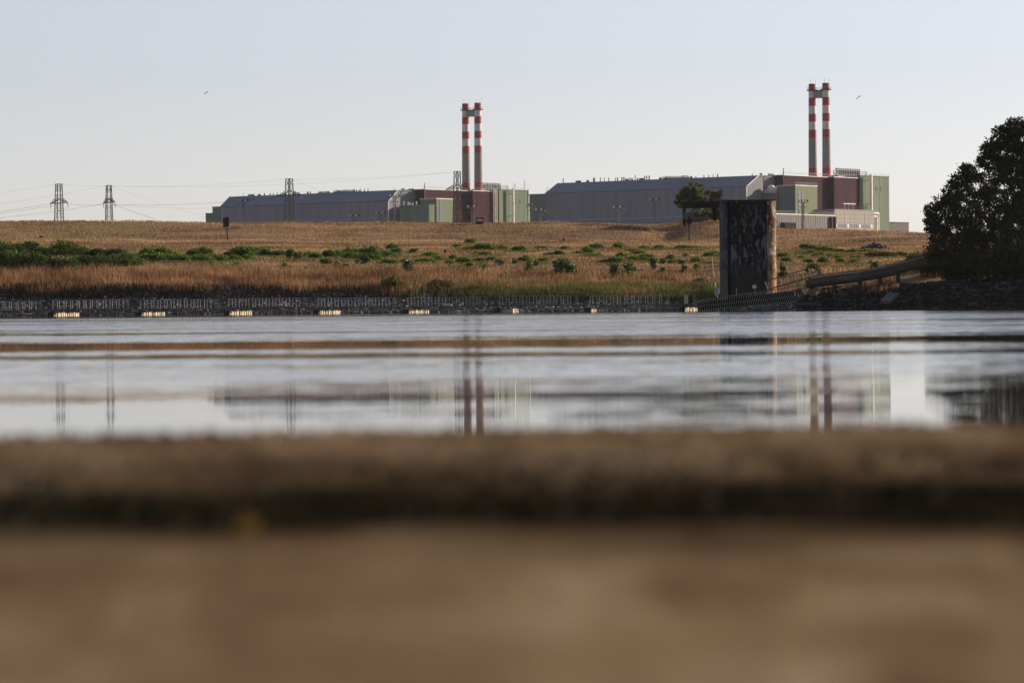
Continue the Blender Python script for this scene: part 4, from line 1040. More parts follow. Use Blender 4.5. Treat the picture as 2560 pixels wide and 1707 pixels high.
m.build('frame', M['signpost'], sbd)
m = MB(); m.bar(g - Vector((0, 0, .3)), at(567, 566, g.y), .10, 6); m.build('post', M['signpost'], root)
m = MB(); m.bar(at(562, 551, g.y - .02), at(563.5, 562, g.y - .02), .06, 4); m.bar(at(566, 549, g.y - .02), at(568.5, 562, g.y - .02), .06, 4); m.build('sign_symbol', M['signpost'], sbd)
g = ground_hit(1723, 601); Y = g.y
root = empty('river_sign', g); tag(root, 'river sign with grey square over a downward triangle, before the shelter', 'sign', 'river signs on the levee')
m = MB(); A_, B_, C_, D_ = at(1708.5, 531, Y), at(1734, 531, Y), at(1733, 548, Y), at(1709.5, 548, Y)
m.add([A_, B_, C_, D_, A_ + off, B_ + off, C_ + off, D_ + off], [(3,2,1,0),(4,5,6,7),(0,1,5,4),(1,2,6,5),(2,3,7,6),(3,0,4,7)]); m.build('sign_board', plain('faded_grey_board', (.06, .057, .055), .8), root)
def tri(a, b, c, y, mat, nm):
    m = MB(); P = [at(*q, y) for q in (a, b, c)]; m.add(P + [p + Vector((0, .15, 0)) for p in P], [(2,1,0),(3,4,5),(0,1,4,3),(1,2,5,4),(2,0,3,5)]); return m.build(nm, mat, root)
tri((1712, 549), (1733, 549), (1722.5, 566), Y - .05, M['signpost'], 'lower_triangle'); tri((1717, 547.5), (1723, 539), (1729, 547.5), Y - .2, M['signpost'], 'sign_symbol')
m = MB(); m.bar(g - Vector((0, 0, .3)), at(1722.6, 562, Y), .10, 6); m.build('post', M['signpost'], root)
# shelter
root = empty('open_shelter', at(1750, 553, Ysh)); tag(root, 'black open-sided shelter with flat roof on the levee', 'shelter')
zq = lambda px: float(zbank(at(px, 550, Ysh).x, Ysh))
a, b = at(1704, 505.5, Ysh), at(1796, 504.5, Ysh); lo = at(1704, 520, Ysh).z
m = MB(); m.box(a.x, b.x, Ysh - 1.5, Ysh + 2.5, lo + .25, a.z); m.build('roof', M['black'], root)
m = MB(); m.box(a.x + .5, b.x - .3, Ysh - 1.3, Ysh + 2.3, lo, lo + .245); m.build('fascia', M['black'], root)
for px in (1711, 1787):
    for dy in (-1.1, 2.0):
        q = at(px, 550, Ysh); m = MB(); m.box(q.x - .19, q.x + .19, Ysh + dy - .15, Ysh + dy + .15, zq(px) - .2, lo); m.build('post', M['black'], root)
m = MB(); q = at(1750, 545, Ysh + 1.5); m.box(q.x - 2.2, q.x + 1.5, Ysh + 1.2, Ysh + 1.3, zq(1750) + .1, zq(1750) + 1.1); m.build('back_panel', plain('old_boards', (.07, .06, .055), .8), root)
# truck-like canopy on the crest below the left burgundy hall
Yk = 566; root = empty('watch_canopy', at(1197, 552, Yk)); tag(root, 'small dark canopy with pale roof on the crest below the left burgundy hall', 'canopy')
a, b = at(1191, 541, Yk), at(1211, 541, Yk); zlo = float(zbank(a.x, Yk))
m = MB(); m.box(a.x, b.x, Yk - .8, Yk + .8, a.z - .12, a.z); m.build('roof', M['trim'], root)
m = MB(); m.box(a.x + .05, b.x - .05, Yk - .7, Yk + .7, a.z - .32, a.z - .125); m.build('fascia', M['black'], root)
for px in (1190, 1208.5):
    q = at(px, 545, Yk); m = MB(); m.bar((q.x, Yk, zlo - .1), (q.x + .1, Yk, a.z - .3), .06, 5); m.build('post', M['dark'], root)
m = MB(); m.box(a.x - .1, b.x - .25, Yk - .35, Yk + .35, zlo - .05, zlo + .42); m.build('bench', M['dark'], root)
for (px, py, wv, hv, nm, lb) in ((1409, 604, 5, 7, 'marker_box', 'small black marker box standing on the bench below the right hall'), (1113, 632, 7, 6, 'dark_stump', 'small dark stump among the bushes below the left burgundy hall'), (1143, 629, 2, 4, 'marker_post', 'tiny dark post right of the stump on the bank'), (103, 594, 10, 3, 'dark_stump', 'low dark stump on the levee left of the first pylon')):
    g = ground_hit(px, py); k = mpp(g.y); m = MB(); m.lathe((g.x, g.y, g.z - .1), [(wv*k*.5, 0), (wv*k*.46, hv*k*.5), (wv*k*.5, hv*k + .1), (wv*k*.3, hv*k + .16)], 8)
    tag(m.build(nm, M['black']), lb, nm.split('_')[1])
# rubble mound on the levee at right
x, y, n_ = [], [], 260
g = ground_hit(2190, 622)
xx = RNG.normal(0, 1.6, n_); yy = RNG.normal(0, 1.2, n_); zz = np.maximum(0, .75 - .22 * (xx / 1.2) ** 2 - .2 * yy ** 2) * RNG.uniform(.3, 1, n_)
px_, py_ = xx + g.x, yy + g.y
oo = stones('rubble_heap', px_, py_, zbank(px_, py_) + zz, RNG.uniform(.3, .9, n_), plain('dark_rubble', (.05, .045, .05), .9), None)
del oo['kind']; tag(oo, 'dark rubble heap on the levee slope left of the dark trees', 'rubble heap')
# concrete slab on shore
a, b, c, d_ = at(2201, 750, 380), at(2226, 752, 379.5), at(2249, 732, 383), at(2222, 730, 383.5)
m = MB(); dn = Vector((0, .1, -.35)); m.add([a, b, c, d_, a + dn, b + dn, c + dn, d_ + dn], [(0,1,2,3),(7,6,5,4),(0,4,5,1),(1,5,6,2),(2,6,7,3),(3,7,4,0)])
tag(m.build('concrete_slab', plain('slab_concrete', (.06, .062, .068), .95)), 'tilted pale concrete slab lying on the shaded stones', 'slab')

# ------------------------------------------------------------------ concrete tower in the water
def tower_mat(base_dark, base_light, streak):
    m, t, p = new_mat('stained_concrete')
    co = N(t, 'ShaderNodeNewGeometry').outputs['Position']
    sp = N(t, 'ShaderNodeSeparateXYZ'); t.links.new(co, sp.inputs[0])
    mp = N(t, 'ShaderNodeMapping'); mp.inputs['Scale'].default_value = (.7, .7, .32); t.links.new(co, mp.inputs[0])
    n = N(t, 'ShaderNodeTexNoise', i_Scale=1, i_Detail=5, i_Roughness=.5); t.links.new(mp.outputs[0], n.inputs['Vector'])
    r = ramp(t, n.outputs[0], [(.40, base_dark), (.60, base_light)])
    # pale lime and bird streaks, more of them high up
    mp2 = N(t, 'ShaderNodeMapping'); mp2.inputs['Scale'].default_value = (1.7, 1.7, .5); t.links.new(co, mp2.inputs[0])
    n2 = N(t, 'ShaderNodeTexNoise', i_Scale=1, i_Detail=3, i_Roughness=.5); t.links.new(mp2.outputs[0], n2.inputs['Vector'])
    k = ramp(t, n2.outputs[0], [(.575, 0.0), (.60, 1.0)])
    mr = N(t, 'ShaderNodeMapRange'); mr.inputs['From Min'].default_value = 3.5; mr.inputs['From Max'].default_value = 7; t.links.new(sp.outputs['Z'], mr.inputs['Value'])
    mp3 = N(t, 'ShaderNodeMapping'); mp3.inputs['Scale'].default_value = (3.6, 3.6, 1.5); mp3.inputs['Location'].default_value = (4, 7, 1); t.links.new(co, mp3.inputs[0])
    n4 = N(t, 'ShaderNodeTexNoise', i_Scale=1, i_Detail=2); t.links.new(mp3.outputs[0], n4.inputs['Vector'])
    k3 = ramp(t, n4.outputs[0], [(.615, 0.0), (.64, 1.0)])
    kk = N(t, 'ShaderNodeMath', operation='MAXIMUM'); t.links.new(k.outputs[0], kk.inputs[0]); t.links.new(k3.outputs[0], kk.inputs[1]); k = kk
    mm = N(t, 'ShaderNodeMath', operation='MULTIPLY'); t.links.new(k.outputs[0], mm.inputs[0]); t.links.new(mr.outputs[0], mm.inputs[1])
    mx = N(t, 'ShaderNodeMixRGB'); mx.inputs['Color2'].default_value = (*streak, 1); t.links.new(mm.outputs[0], mx.inputs[0]); t.links.new(r.outputs[0], mx.inputs[1])
    # paler scoured concrete below the old flood mark, dark wet line at the water
    zz = N(t, 'ShaderNodeMath', operation='MULTIPLY_ADD'); zz.inputs[1].default_value = 1.6; t.links.new(n.outputs[0], zz.inputs[0]); t.links.new(sp.outputs['Z'], zz.inputs[2])
    fl = N(t, 'ShaderNodeMapRange'); fl.inputs['From Min'].default_value = 6.2; fl.inputs['From Max'].default_value = 3.4; fl.inputs['To Max'].default_value = .75; t.links.new(zz.outputs[0], fl.inputs['Value'])
    m6 = N(t, 'ShaderNodeMixRGB'); m6.inputs['Color2'].default_value = tuple(c * 1.25 * k_ for c, k_ in zip(base_light, (1.15, 1.0, .85))) + (1,); t.links.new(fl.outputs[0], m6.inputs[0]); t.links.new(mx.outputs[0], m6.inputs[1])
    wt = N(t, 'ShaderNodeMapRange'); wt.inputs['From Min'].default_value = 1.5; wt.inputs['From Max'].default_value = 1.1; t.links.new(zz.outputs[0], wt.inputs['Value'])
    m7 = N(t, 'ShaderNodeMixRGB'); m7.inputs['Color2'].default_value = (.008, .008, .007, 1); t.links.new(wt.outputs[0], m7.inputs[0]); t.links.new(m6.outputs[0], m7.inputs[1]); mx = m7
    # rust and algae run down from the rim
    mp5 = N(t, 'ShaderNodeMapping'); mp5.inputs['Scale'].default_value = (1.6, 1.6, .25); t.links.new(co, mp5.inputs[0])
    n5 = N(t, 'ShaderNodeTexNoise', i_Scale=1, i_Detail=6); t.links.new(mp5.outputs[0], n5.inputs['Vector'])
    a5 = N(t, 'ShaderNodeMath', operation='MULTIPLY_ADD'); a5.inputs[1].default_value = 9; t.links.new(n5.outputs[0], a5.inputs[0]); t.links.new(sp.outputs['Z'], a5.inputs[2])
    r5 = N(t, 'ShaderNodeMapRange'); r5.inputs['From Min'].default_value = 12.2; r5.inputs['From Max'].default_value = 15.2; r5.inputs['To Max'].default_value = .45; t.links.new(a5.outputs[0], r5.inputs['Value'])
    m5 = N(t, 'ShaderNodeMixRGB'); m5.inputs['Color2'].default_value = (base_dark[0] * .75, base_dark[1] * .7, base_dark[2] * .6, 1)
    t.links.new(r5.outputs[0], m5.inputs[0]); t.links.new(mx.outputs[0], m5.inputs[1]); mx = m5
    t.links.new(mx.outputs[0], p.inputs['Base Color']); p.inputs['Roughness'].default_value = .95; p.inputs['Specular IOR Level'].default_value = .08
    n3 = N(t, 'ShaderNodeTexNoise', i_Scale=3, i_Detail=6); t.links.new(co, n3.inputs['Vector'])
    b = N(t, 'ShaderNodeBump', i_Strength=.6, i_Distance=.05); t.links.new(n3.outputs[0], b.inputs['Height']); t.links.new(b.outputs[0], p.inputs['Normal'])
    return m
YT = 404.0
zt_ = at(1873, 502, YT).z
xl, xr = at(1806.5, 640, YT).x, at(1942.5, 640, YT).x
xi0, xi1 = at(1819, 640, YT).x, at(1919, 640, YT).x
root = empty('concrete_tower', ((xl + xr) / 2, YT + 3, -1)); tag(root, 'tall stained concrete tower standing at the water edge', 'tower')
rr = (xr - xi1) * .5
M['tower'] = tower_mat((.007, .007, .008), (.024, .024, .027), (.10, .112, .135)); M['towercol'] = tower_mat((.075, .042, .022), (.27, .19, .125), (.55, .50, .43))  # sunlit and shaded versions of one stained concrete, light put into colour
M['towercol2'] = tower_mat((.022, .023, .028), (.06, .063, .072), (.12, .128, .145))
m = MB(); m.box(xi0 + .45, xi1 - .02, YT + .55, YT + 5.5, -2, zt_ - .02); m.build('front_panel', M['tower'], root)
# right column: quarter-round pilaster that catches the sun
poly = []
n = 16
cxr, cyr = xi1, YT + 1.2
hw = xr - xi1
for i in range(n + 1):
    t = -math.pi / 2 + math.pi / 2 * i / n; poly.append((cxr + hw * math.cos(t) if i else cxr, cyr + 1.2 * math.sin(t)))
poly += [(xr, YT + 5.7), (xi1, YT + 5.7)]
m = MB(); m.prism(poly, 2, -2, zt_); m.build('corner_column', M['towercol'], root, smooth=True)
poly = [(xl, YT + 1.1)]
for i in range(n + 1):
    t = math.pi + math.pi / 2 * i / n; poly.append((xi0 - .1 + (xi0 - .1 - xl) * math.cos(t), YT + 1.0 + 1.0 * math.sin(t)))
poly += [(xi0, YT + .05), (xi0, YT + 5.7), (xl, YT + 5.7)]
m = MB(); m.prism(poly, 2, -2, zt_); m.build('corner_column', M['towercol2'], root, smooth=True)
m = MB(); m.box(xl - .03, xr - .01, YT + 1.25, YT + 5.8, zt_ + .003, zt_ + .16); m.build('cap', M['tower'], root)
m = MB(); m.box(xi0 + .001, xi0 + .45, YT + .8, YT + 5.4, -2, zt_ - .05); m.build('side_groove', M['black'], root)
m = MB(); zj = at(1873, 545, YT).z; m.box(xi0 + .5, xi1 - .1, YT + .535, YT + .549, zj - .02, zj + .03); m.build('cast_joint', M['towercol2'], root)

# ------------------------------------------------------------------ floating walkway
M['skirt'] = plain('pontoon_skirt', (.11, .10, .08), .7)
M['deck'] = plain('pontoon_deck', (.045, .045, .045), .8)
M['rail'] = plain('galvanised_rail', (.40, .385, .345), .6)
M['float'] = plain('cream_float', (.40, .355, .27), .85, var=.5, ns=1.5)
M['rope'] = plain('mooring_rope', (.20, .19, .16), .8)
edges = [(-89, 55), (130.6, 55), (349.7, 52), (570, 48), (793, 44), (1018, 41), (1247, 34), (1473.5, 32), (1709, 23)]
def pont_y(px): return float(np.interp(px, [-100, 1740], [399, 390]))
ORDW = ['first', 'second', 'third', 'fourth', 'fifth', 'sixth', 'seventh', 'eighth', 'ninth']
def x0_ang(px): return (px - 1280) / F
def pontoon(i, x0, x1, fw, rail_frac):
    Ya, Yb = pont_y(x0), pont_y(x1)
    a = Vector(((x0 - 1280) / F * Ya, Ya, 0)); b = Vector(((x1 - 1280) / F * Yb, Yb, 0))
    d = (b - a).normalized(); sd = Vector((-d.y, d.x, 0)); L = (b - a).length - .12
    fr = 'floating walkway section'
    names = ['cut by the left frame edge', 'below the leftmost pylon', 'below the gap right of the second pylon', 'below the square signboard', 'below the left hall gable end', 'below the left chimneys', 'below the left end of the right hall', 'below the triangular sign', 'next to the sloping gangway']
    where = f'{ORDW[i]} {fr} from the left, {names[i]}'
    root = empty('pontoon_section', a + Vector((0, 0, (-.05, .03, -.02, .05, 0, -.04, .04, -.02, .0)[i])), math.atan2(d.y, d.x) + (.006, -.004, .003, .007, -.006, .002, -.005, .004, 0)[i]); tag(root, where, 'pontoon', 'floating walkway sections')
    m = MB(); m.box(0, L, 0, 1.5, .70, .86); m.build('deck', M['deck'], root, world=False)
    m = MB()
    nr = int(L / .3)
    for q in range(nr):
        x_ = (q + .5) * L / nr; m.bar((x_, -.02, .02), (x_, -.02, .80), .035, 4)
    m.bar((0, -.03, .78), (L, -.03, .78), .05, 4); m.bar((0, -.03, .42), (L, -.03, .42), .03, 4)
    m.build('skirt', M['skirt'], root, world=False)
    m = MB(); Lr = L * rail_frac; npst = 10
    for side, sh_ in ((.05, 0), (1.45, .22)):
        for q in range(npst + 1):
            x_ = .08 + sh_ + (Lr - .4) * q / npst
            m.bar((x_, side, .86), (x_, side, 1.92), .028, 4)
        for zz in (1.22, 1.56, 1.90): m.bar((.08, side, zz), (Lr, side, zz), .011 if zz < 1.8 else .017, 4)
    m.build('railing', M['rail'], root, world=False)
    if rail_frac < .95:
        m = MB()
        for zz in np.linspace(.9, 1.9, 5): m.bar((Lr + .5, .2, zz), (Lr + .95, .2, zz), .03, 4)
        m.build('boarding_ladder', M['rail'], root, world=False)
    # float: a long cream hull lying across under the walkway, its right-hand side turned to the sun
    k = mpp(Ya); fl = fw * k * .9
    tilt = fl / 8.0 + x0_ang(x0 + fw)        # yaw of its side so that it opens as in the photo
    m = MB(lambda q: (q[0] + q[1] * tilt, q[1], q[2])); nb = 13
    for q in range(nb):
        y_ = .25 + 8.0 * q / nb; h1 = random.uniform(.27, .42); ins = random.uniform(0, .07)
        m.box(-.5, .12 - ins, y_, y_ + 8.0 / nb * random.uniform(.45, .85), -.3, h1)
    flo = m.build('float', M['float'], root, world=False)
    m = MB(lambda q: (q[0] + q[1] * tilt, q[1], q[2])); m.box(-.62, .10, .12, .24, -.3, .5); m.box(-.6, -.0, .3, 8.3, -.3, .44); m.build('hull', M['dark'], flo, world=False)
    if i >= 3:
        m = MB(); pts = [Vector((fl + .3 + (L - fl - .6) * f, -.06, .30 + .28 * (f - .5) ** 2 * 2)) for f in np.linspace(0, 1, 10)]; m.path(pts, .03, 4); m.build('mooring_rope', M['rope'], root, world=False)
for i in range(9):
    x0, fw = edges[i]; x1 = edges[i + 1][0] if i < 8 else 1752
    pontoon(i, x0, x1, fw, .80 if i < 7 else (.78 if i == 7 else .3))

# gangway sloping up past the tower
YG = 388.5
root = empty('gangway', at(1752, 775, YG)); tag(root, 'dark ribbed gangway sloping up in front of the concrete tower', 'gangway')
lowL, lowR, upL, upR = (1746, 777), (1992, 754), (1740, 752), (2012, 713)
m = MB()
p0, p1 = at(*lowL, YG), at(*lowR, YG); q0, q1 = at(*upL, YG), at(*upR, YG)
for i in range(46):
    f = i / 45; m.bar(p0.lerp(p1, f), q0.lerp(q1, f), .03, 4)
m.build('side_bars', plain('gangway_steel', (.20, .20, .185), .6), root)
m = MB(); m.bar(p0, p1, .07, 4); m.bar(q0, q1, .08, 4); m.bar(p0.lerp(q0, .45), p1.lerp(q1, .35), .05, 4); m.build('side_beam', plain('gangway_beam', (.10, .10, .10), .6), root)
m = MB(); dd = Vector((0, 1.4, 0)); a, b, c, d_ = p0.lerp(q0, .75), p1.lerp(q1, .75), p1.lerp(q1, .75) + dd, p0.lerp(q0, .75) + dd
th = Vector((0, 0, -.1)); m.add([a, b, c, d_, a + th, b + th, c + th, d_ + th], [(0,1,2,3),(7,6,5,4),(0,4,5,1),(1,5,6,2),(2,6,7,3),(3,7,4,0)])
sh = Vector((0, .7, 0)); a, b, c, d_ = p0 + sh, p1 + sh, p1.lerp(q1, .7) + sh, p0.lerp(q0, .7) + sh; th = Vector((0, .06, 0))
m.add([a, b, c, d_, a + th, b + th, c + th, d_ + th], [(3,2,1,0),(4,5,6,7),(0,1,5,4),(1,2,6,5),(2,3,7,6),(3,0,4,7)])
m.build('deck', M['black'], root)
M['rust'] = plain('rusty_rail', (.11, .055, .035), .8); M['palepost'] = plain('pale_post', (.55, .46, .38), .6)
m = MB(); YR = YG + .05
u0, u1, l0, l1 = at(1913, 704, YR), at(2022, 671, YR), at(1920, 724, YR), at(2029, 692, YR)
m.bar(u0.lerp(u1, .06), u1, .07, 5); m.bar(l0, l1, .09, 5); m.bar(at(1925, 722, YR), at(2000, 699, YR), .045, 4); m.build('hand_rail', M['rust'], root)
m = MB()
for f in (0, .15, .32, .49, .66, .83, 1.0): m.bar(u0.lerp(u1, f), l0.lerp(l1, f), .065 if 0 < f < 1 else .085, 4)
m.build('rail_post', M['palepost'], root)
m = MB(); m.bar(at(1841.5, 739, YG), at(1841, 719, YG), .04, 4); m.build('short_post', M['rail'], root)
m = MB(); m.bar(at(1888.5, 735, YG), at(1886.5, 722, YG), .04, 4); m.build('plate_post', M['rail'], root)
c_ = at(1886, 717, YG - .05); m = MB(); m.prism([(c_.x - .24, c_.z - .18), (c_.x + .22, c_.z - .2), (c_.x + .26, c_.z + .1), (c_.x + .03, c_.z + .3), (c_.x - .26, c_.z + .12)], 1, c_.y, c_.y + .04); m.build('number_plate', M['rail'], root)
m = MB()
for px, py, w_, h_ in ((1988, 734, 3.2, 12), (1996, 737, 3, 10), (2009, 726, 4, 5), (2015, 731, 2.6, 8)):
    a = at(px, py, YG - .5); k = mpp(YG); m.add([(a.x - w_*k*.5, a.y - .22, a.z - h_*k*.5), (a.x + w_*k*.5, a.y + .2, a.z - h_*k*.5), (a.x + w_*k*.5, a.y + .3, a.z - h_*k*.5), (a.x - w_*k*.5, a.y + .3, a.z - h_*k*.5),
                                                 (a.x - w_*k*.6, a.y - .22, a.z + h_*k*.5), (a.x + w_*k*.3, a.y + .2, a.z + h_*k*.5), (a.x + w_*k*.3, a.y + .3, a.z + h_*k*.5), (a.x - w_*k*.6, a.y + .3, a.z + h_*k*.5)], [(0,3,2,1),(4,5,6,7),(0,1,5,4),(1,2,6,5),(2,3,7,6),(3,0,4,7)])
m.build('fender', M['float'], root)
# big pipe running up the bank into the trees
YP = 399.0
M['pipe'] = noisy('weathered_pipe', [(.3, (.024, .024, .020)), (.5, (.046, .045, .038)), (.7, (.078, .075, .063))], scale=(.9, .9, 2.2), ns=1, rough=.8)
M['pier'] = plain('old_pier', (.028, .028, .028), .9, spec=.1)
root = empty('bank_pipeline', at(2030, 735, YP)); tag(root, 'thick grey pipeline climbing the bank from the gangway to the trees', 'pipeline')
pts = [(2024, 708), (2085, 700), (2150, 692), (2200, 684), (2245, 673), (2290, 661), (2345, 645)]
P = [at(*q, YP) for i, q in enumerate(pts)]
m = MB()
for a, b in zip(P[:-1], P[1:]): m.bar(a, b, .62, 14)
pp = m.build('pipe', M['pipe'], root, smooth=True)
for i in (0, 3, 4):
    dirv = (P[i + 1] - P[i]).normalized(); m = MB(); m.bar(P[i] - dirv * .08, P[i] + dirv * .14, .74, 16); m.build('flange', M['pipe'], pp)
dirv = (P[1] - P[0]).normalized(); m = MB(); e_ = P[0] - dirv * .75; m.bar(e_, e_ + dirv * .18, .70, 16); m.build('end_flange', plain('sunlit_flange', (.42, .30, .14), .6), root)  # pale yellow puts the sunlight on the end flange into its colour
m = MB(); m.bar(e_ + dirv * .18, P[0], .5, 12); m.build('pipe_neck', M['rust'], root)
m = MB()
top = [p + Vector((0, -.35, .62)) for p in P]; H_ = Vector((0, 0, .18))
m.path([p + H_ for p in top], .045, 4); m.path([p + Vector((0, .9, .3)) for p in top], .04, 4)
for a, b in zip(top[:-1], top[1:]):
    n_ = int((b - a).length / .5)
    for i in range(n_): q = a.lerp(b, i / n_); m.bar(q - Vector((0, 0, .15)), q + H_, .03, 4); q2 = q + Vector((0, .9, .3)); m.bar(q2 - Vector((0, 0, .5)), q2, .03, 4)
m.build('walkway_rail', M['rust'], root)
m = MB()
for a, b in zip(P[:-1], P[1:]):
    n_ = max(1, int((b - a).length / 2.4))
    for i in range(n_):
        u_, v_ = a.lerp(b, (i + .03) / n_), a.lerp(b, (i + .97) / n_)
        q = [u_ + Vector((0, -.5, .50)), v_ + Vector((0, -.5, .50)), v_ + Vector((0, .3, .70)), u_ + Vector((0, .3, .70))]
        dn = Vector((0, 0, .07)); m.add(q + [k_ + dn for k_ in q], [(3,2,1,0),(4,5,6,7),(0,1,5,4),(1,2,6,5),(2,3,7,6),(3,0,4,7)])
m.build('walkway_plate', plain('walkway_plate', (.085, .082, .072), .9), root)
for f in (1, 2, 3, 4):
    q = P[f]; gz_ = float(zbank(q.x, q.y)); m = MB(); m.box(q.x - .22, q.x + .22, q.y - .25, q.y + .25, gz_ - .4, q.z - .45); m.build('support', M['pier'], root)
m = MB(); a, b = at(2062, 722, YP - .1), at(2165, 705, YP - .1); c, d_ = at(2062, 737, YP - .1), at(2165, 727, YP - .1)
for i in range(26):
    f = i / 25; m.bar(a.lerp(b, f), c.lerp(d_, f), .028, 4)
m.bar(a, b, .04, 4); m.bar(c, d_, .05, 4); m.build('side_grating', M['black'], root)
g = at(2048, 690, 402); gz_ = float(zbank(g.x, g.y)); m = MB(); g2 = at(2048, 684, 402)
m.box(g2.x - .24, g2.x + .24, 401.8, 402.2, g2.z - .22, g2.z + .28); m.bar((g2.x, 402, gz_ - .1), (g2.x, 402, g2.z - .22), .05, 5)
tag(m.build('signal_box', plain('teal_paint', (.03, .16, .17), .5)), 'small teal box on a post behind the pipeline', 'box')
# gauge mast at left of the tower
YM = 396
root = empty('gauge_mast', at(1793, 745, YM)); tag(root, 'thin red and white gauge mast with panel and box left of the tower', 'mast')
seg = [at(1780, 645, YM), at(1783, 678, YM), at(1785.5, 692, YM), at(1787, 706, YM), at(1789, 718, YM), at(1794, 744, YM)]
m = MB()
for j, (a, b) in enumerate(zip(seg[:-1], seg[1:])):
    m.cur = 1 if j in (2,) else 0; m.bar(a, b, .035 if j < 1 else .06, 5)
m.build('pole', [M['trim'], M['red']], root)
a = at(1780, 711, YM - .1); m = MB(); m.add([at(1776, 715, YM - .1), at(1778.5, 716, YM - .1), at(1784, 705, YM - .2), at(1782, 703.5, YM - .2), at(1776, 715, YM), at(1778.5, 716, YM), at(1784, 705, YM - .1), at(1782, 703.5, YM - .1)], [(0,1,2,3),(7,6,5,4),(0,4,5,1),(1,5,6,2),(2,6,7,3),(3,7,4,0)]); m.build('solar_panel', M['trim'], root)
m = MB(); a = at(1791, 728, YM); m.box(a.x - .22, a.x + .25, YM - .2, YM + .2, a.z - .55, a.z + .5); cb = m.build('cabinet', plain('cabinet_grey', (.17, .18, .2), .5), root)
m = MB(); a = at(1796, 727, YM); m.box(a.x, a.x + .12, YM - .22, YM + .1, a.z - .4, a.z + .35); m.build('cabinet_door', M['trim'], cb)

# ------------------------------------------------------------------ birds
def bird(px, py, Y, label, tilt, flip=1, s=.55):
    c = at(px, py, Y); m = MB(); root_ = None
    segs = [(-.5, .01), (-.35, .06), (-.1, .10), (.15, .09), (.32, .05), (.42, .045), (.52, .01)]
    vs, fs = [], []
    n = 8
    for (x_, r_) in segs:
        for i in range(n):
            t = 2 * math.pi * i / n; vs.append((x_, r_ * math.cos(t) * 1.1, r_ * math.sin(t)))
    for j in range(len(segs) - 1):
        for i in range(n): fs.append((j*n+i, j*n+(i+1)%n, (j+1)*n+(i+1)%n, (j+1)*n+i))
    fs += [tuple(range(n))[::-1], tuple(range((len(segs)-1)*n, len(segs)*n))]
    m.add(vs, fs)
    for sg in (-1, 1):   # arched wings
        rib = [(.22, 0, -.12, .03), (.25, .35, -.10, .16 if tilt > 0 else .10), (.14, .68, -.16, .02), (-.02, .95, -.12, -.22)]
        wv = []
        for (xa, yy, xb, zz) in rib: wv += [(xa, sg*yy, zz), (xb, sg*yy, zz), (xa, sg*yy, zz - .025), (xb, sg*yy, zz - .025)]
        wf = []
        for j in range(3):
            b = 4*j; wf += [(b, b+4, b+5, b+1), (b+2, b+3, b+7, b+6), (b, b+2, b+6, b+4), (b+1, b+5, b+7, b+3)]
        wf += [(12, 14, 15, 13)]
        m.add(wv, wf)
    m.add([(-.45, -.03, .01), (-.45, .03, .01), (-.78, .14, 0), (-.78, -.14, 0), (-.45, -.03, -.01), (-.45, .03, -.01), (-.78, .14, -.015), (-.78, -.14, -.015)], [(0,1,2,3),(7,6,5,4),(0,4,5,1),(1,5,6,2),(2,6,7,3),(3,7,4,0)])
    o = m.build('flying_bird', M['black'], smooth=True); o.location = c; o.scale = (s, s, s); o.rotation_euler = (tilt, -.25 * flip, math.pi * (0 if flip > 0 else 1) + .9)
    tag(o, label, 'bird', 'birds in the sky')
bird(515.5, 232, 300, 'small dark bird with bent wings in the sky at left', .35, -1, .30)
bird(2147, 243, 300, 'small dark bird right of the right striped chimneys', -.5, 1, .38)

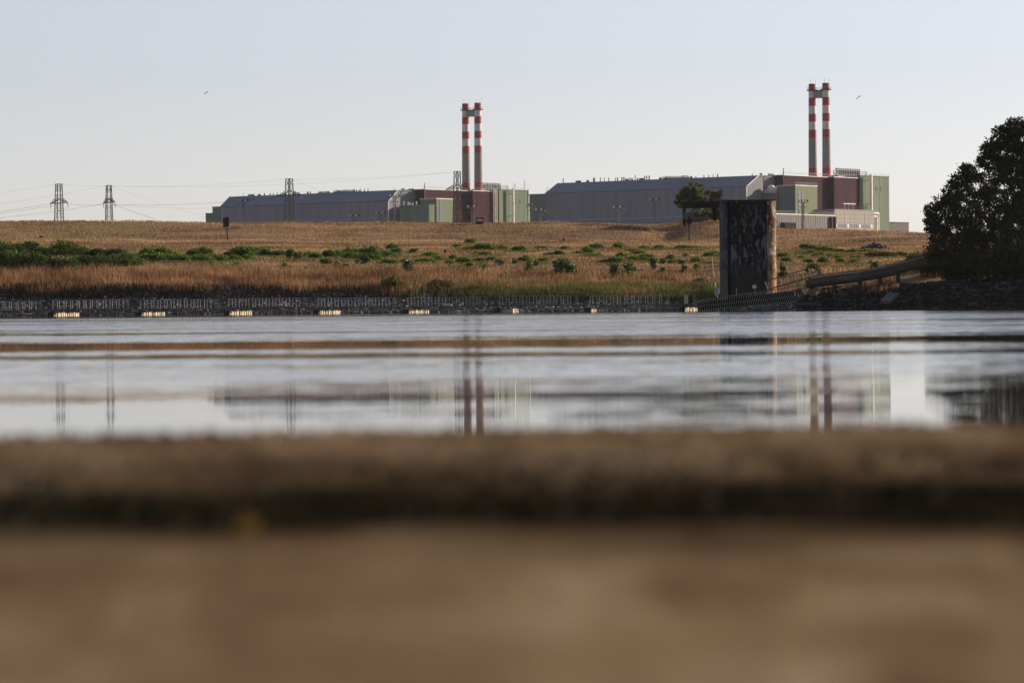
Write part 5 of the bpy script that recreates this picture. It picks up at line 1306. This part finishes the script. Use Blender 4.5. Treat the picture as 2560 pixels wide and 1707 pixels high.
# ------------------------------------------------------------------ foreground details
M['weed'] = leafy('dark_shore_weed', [(.0, (.003, .003, .001)), (.5, (.007, .006, .002)), (1., (.018, .013, .005))], .05, .95)
M['drygrass_near'] = leafy('near_dry_grass', [(.0, (.04, .025, .012)), (.5, (.09, .06, .03)), (1., (.17, .12, .06))], .2)
n = 6000; x = RNG.uniform(-6, 6, n); y = RNG.uniform(10.0, 12.9, n)
keep = RNG.uniform(0, 1, n) < np.clip(.5 + .9 * vnoise(x, y, 1.2, 71), .05, 1); x, y = x[keep], y[keep]
blades('shore_weeds', x, y, near_z(x, y), RNG.uniform(.01, .035, len(x)), .03, M['weed'], .8, 'dark low weeds in the hollow of the near shore')
n = 7000; x = RNG.uniform(-6, 6, n); y = RNG.uniform(13.0, 15.6, n)
keep = RNG.uniform(0, 1, n) < np.clip(.5 + .8 * vnoise(x, y, .9, 73), .05, 1); x, y = x[keep], y[keep]
blades('shore_grass', x, y, near_z(x, y), RNG.uniform(.01, .04, len(x)), .015, M['drygrass_near'], .7, 'dry grass stubble on the near shore ridge')
Yf = 9.75; p = at(623, 1312, Yf); gz_ = float(near_z(np.array(p.x), np.array(Yf)))
root = empty('yellow_flower', (p.x, Yf, gz_)); tag(root, 'single blurred yellow flower on the near shore', 'flower')
m = MB()
for i in range(9):
    t = 2 * math.pi * i / 9; c_, s_ = math.cos(t), math.sin(t); cc = Vector((p.x, Yf, max(p.z, gz_ + .03)))
    a = cc + Vector((c_ * .01, -.004, s_ * .01)); e = cc + Vector((c_ * .036, -.01, s_ * .031)); sd = Vector((-s_, 0, c_)) * .011
    md = a.lerp(e, .6); m.add([a, md + sd, e, md - sd], [(0, 1, 2, 3)])
m.build('petals', plain('yellow_petal', (.42, .23, .02), .6), root)
m = MB(); m.lathe((p.x, Yf, max(p.z, gz_ + .03) - .008), [(.004, 0), (.012, .006), (.010, .014), (.002, .017)], 8); m.build('flower_centre', plain('flower_centre', (.30, .15, .02), .7), root)
m = MB(); m.bar((p.x, Yf, gz_ - .01), (p.x, Yf, max(p.z, gz_ + .03)), .003, 5); m.build('stem', M['bush'], root)

# ------------------------------------------------------------------ evening haze over the river and the plant
hz = bpy.data.materials.new('haze_air'); hz.use_nodes = True; t = hz.node_tree
t.nodes.remove(t.nodes['Principled BSDF'])
pv = t.nodes.new('ShaderNodeVolumePrincipled'); pv.inputs['Color'].default_value = (.86, .88, .92, 1); pv.inputs['Density'].default_value = 1.8e-5; pv.inputs['Anisotropy'].default_value = .2
t.links.new(pv.outputs[0], t.nodes['Material Output'].inputs['Volume'])
m = MB(); m.box(-3600, 3600, -120, 4100, -8, 130); tag(m.build('haze', hz), kind='stuff')
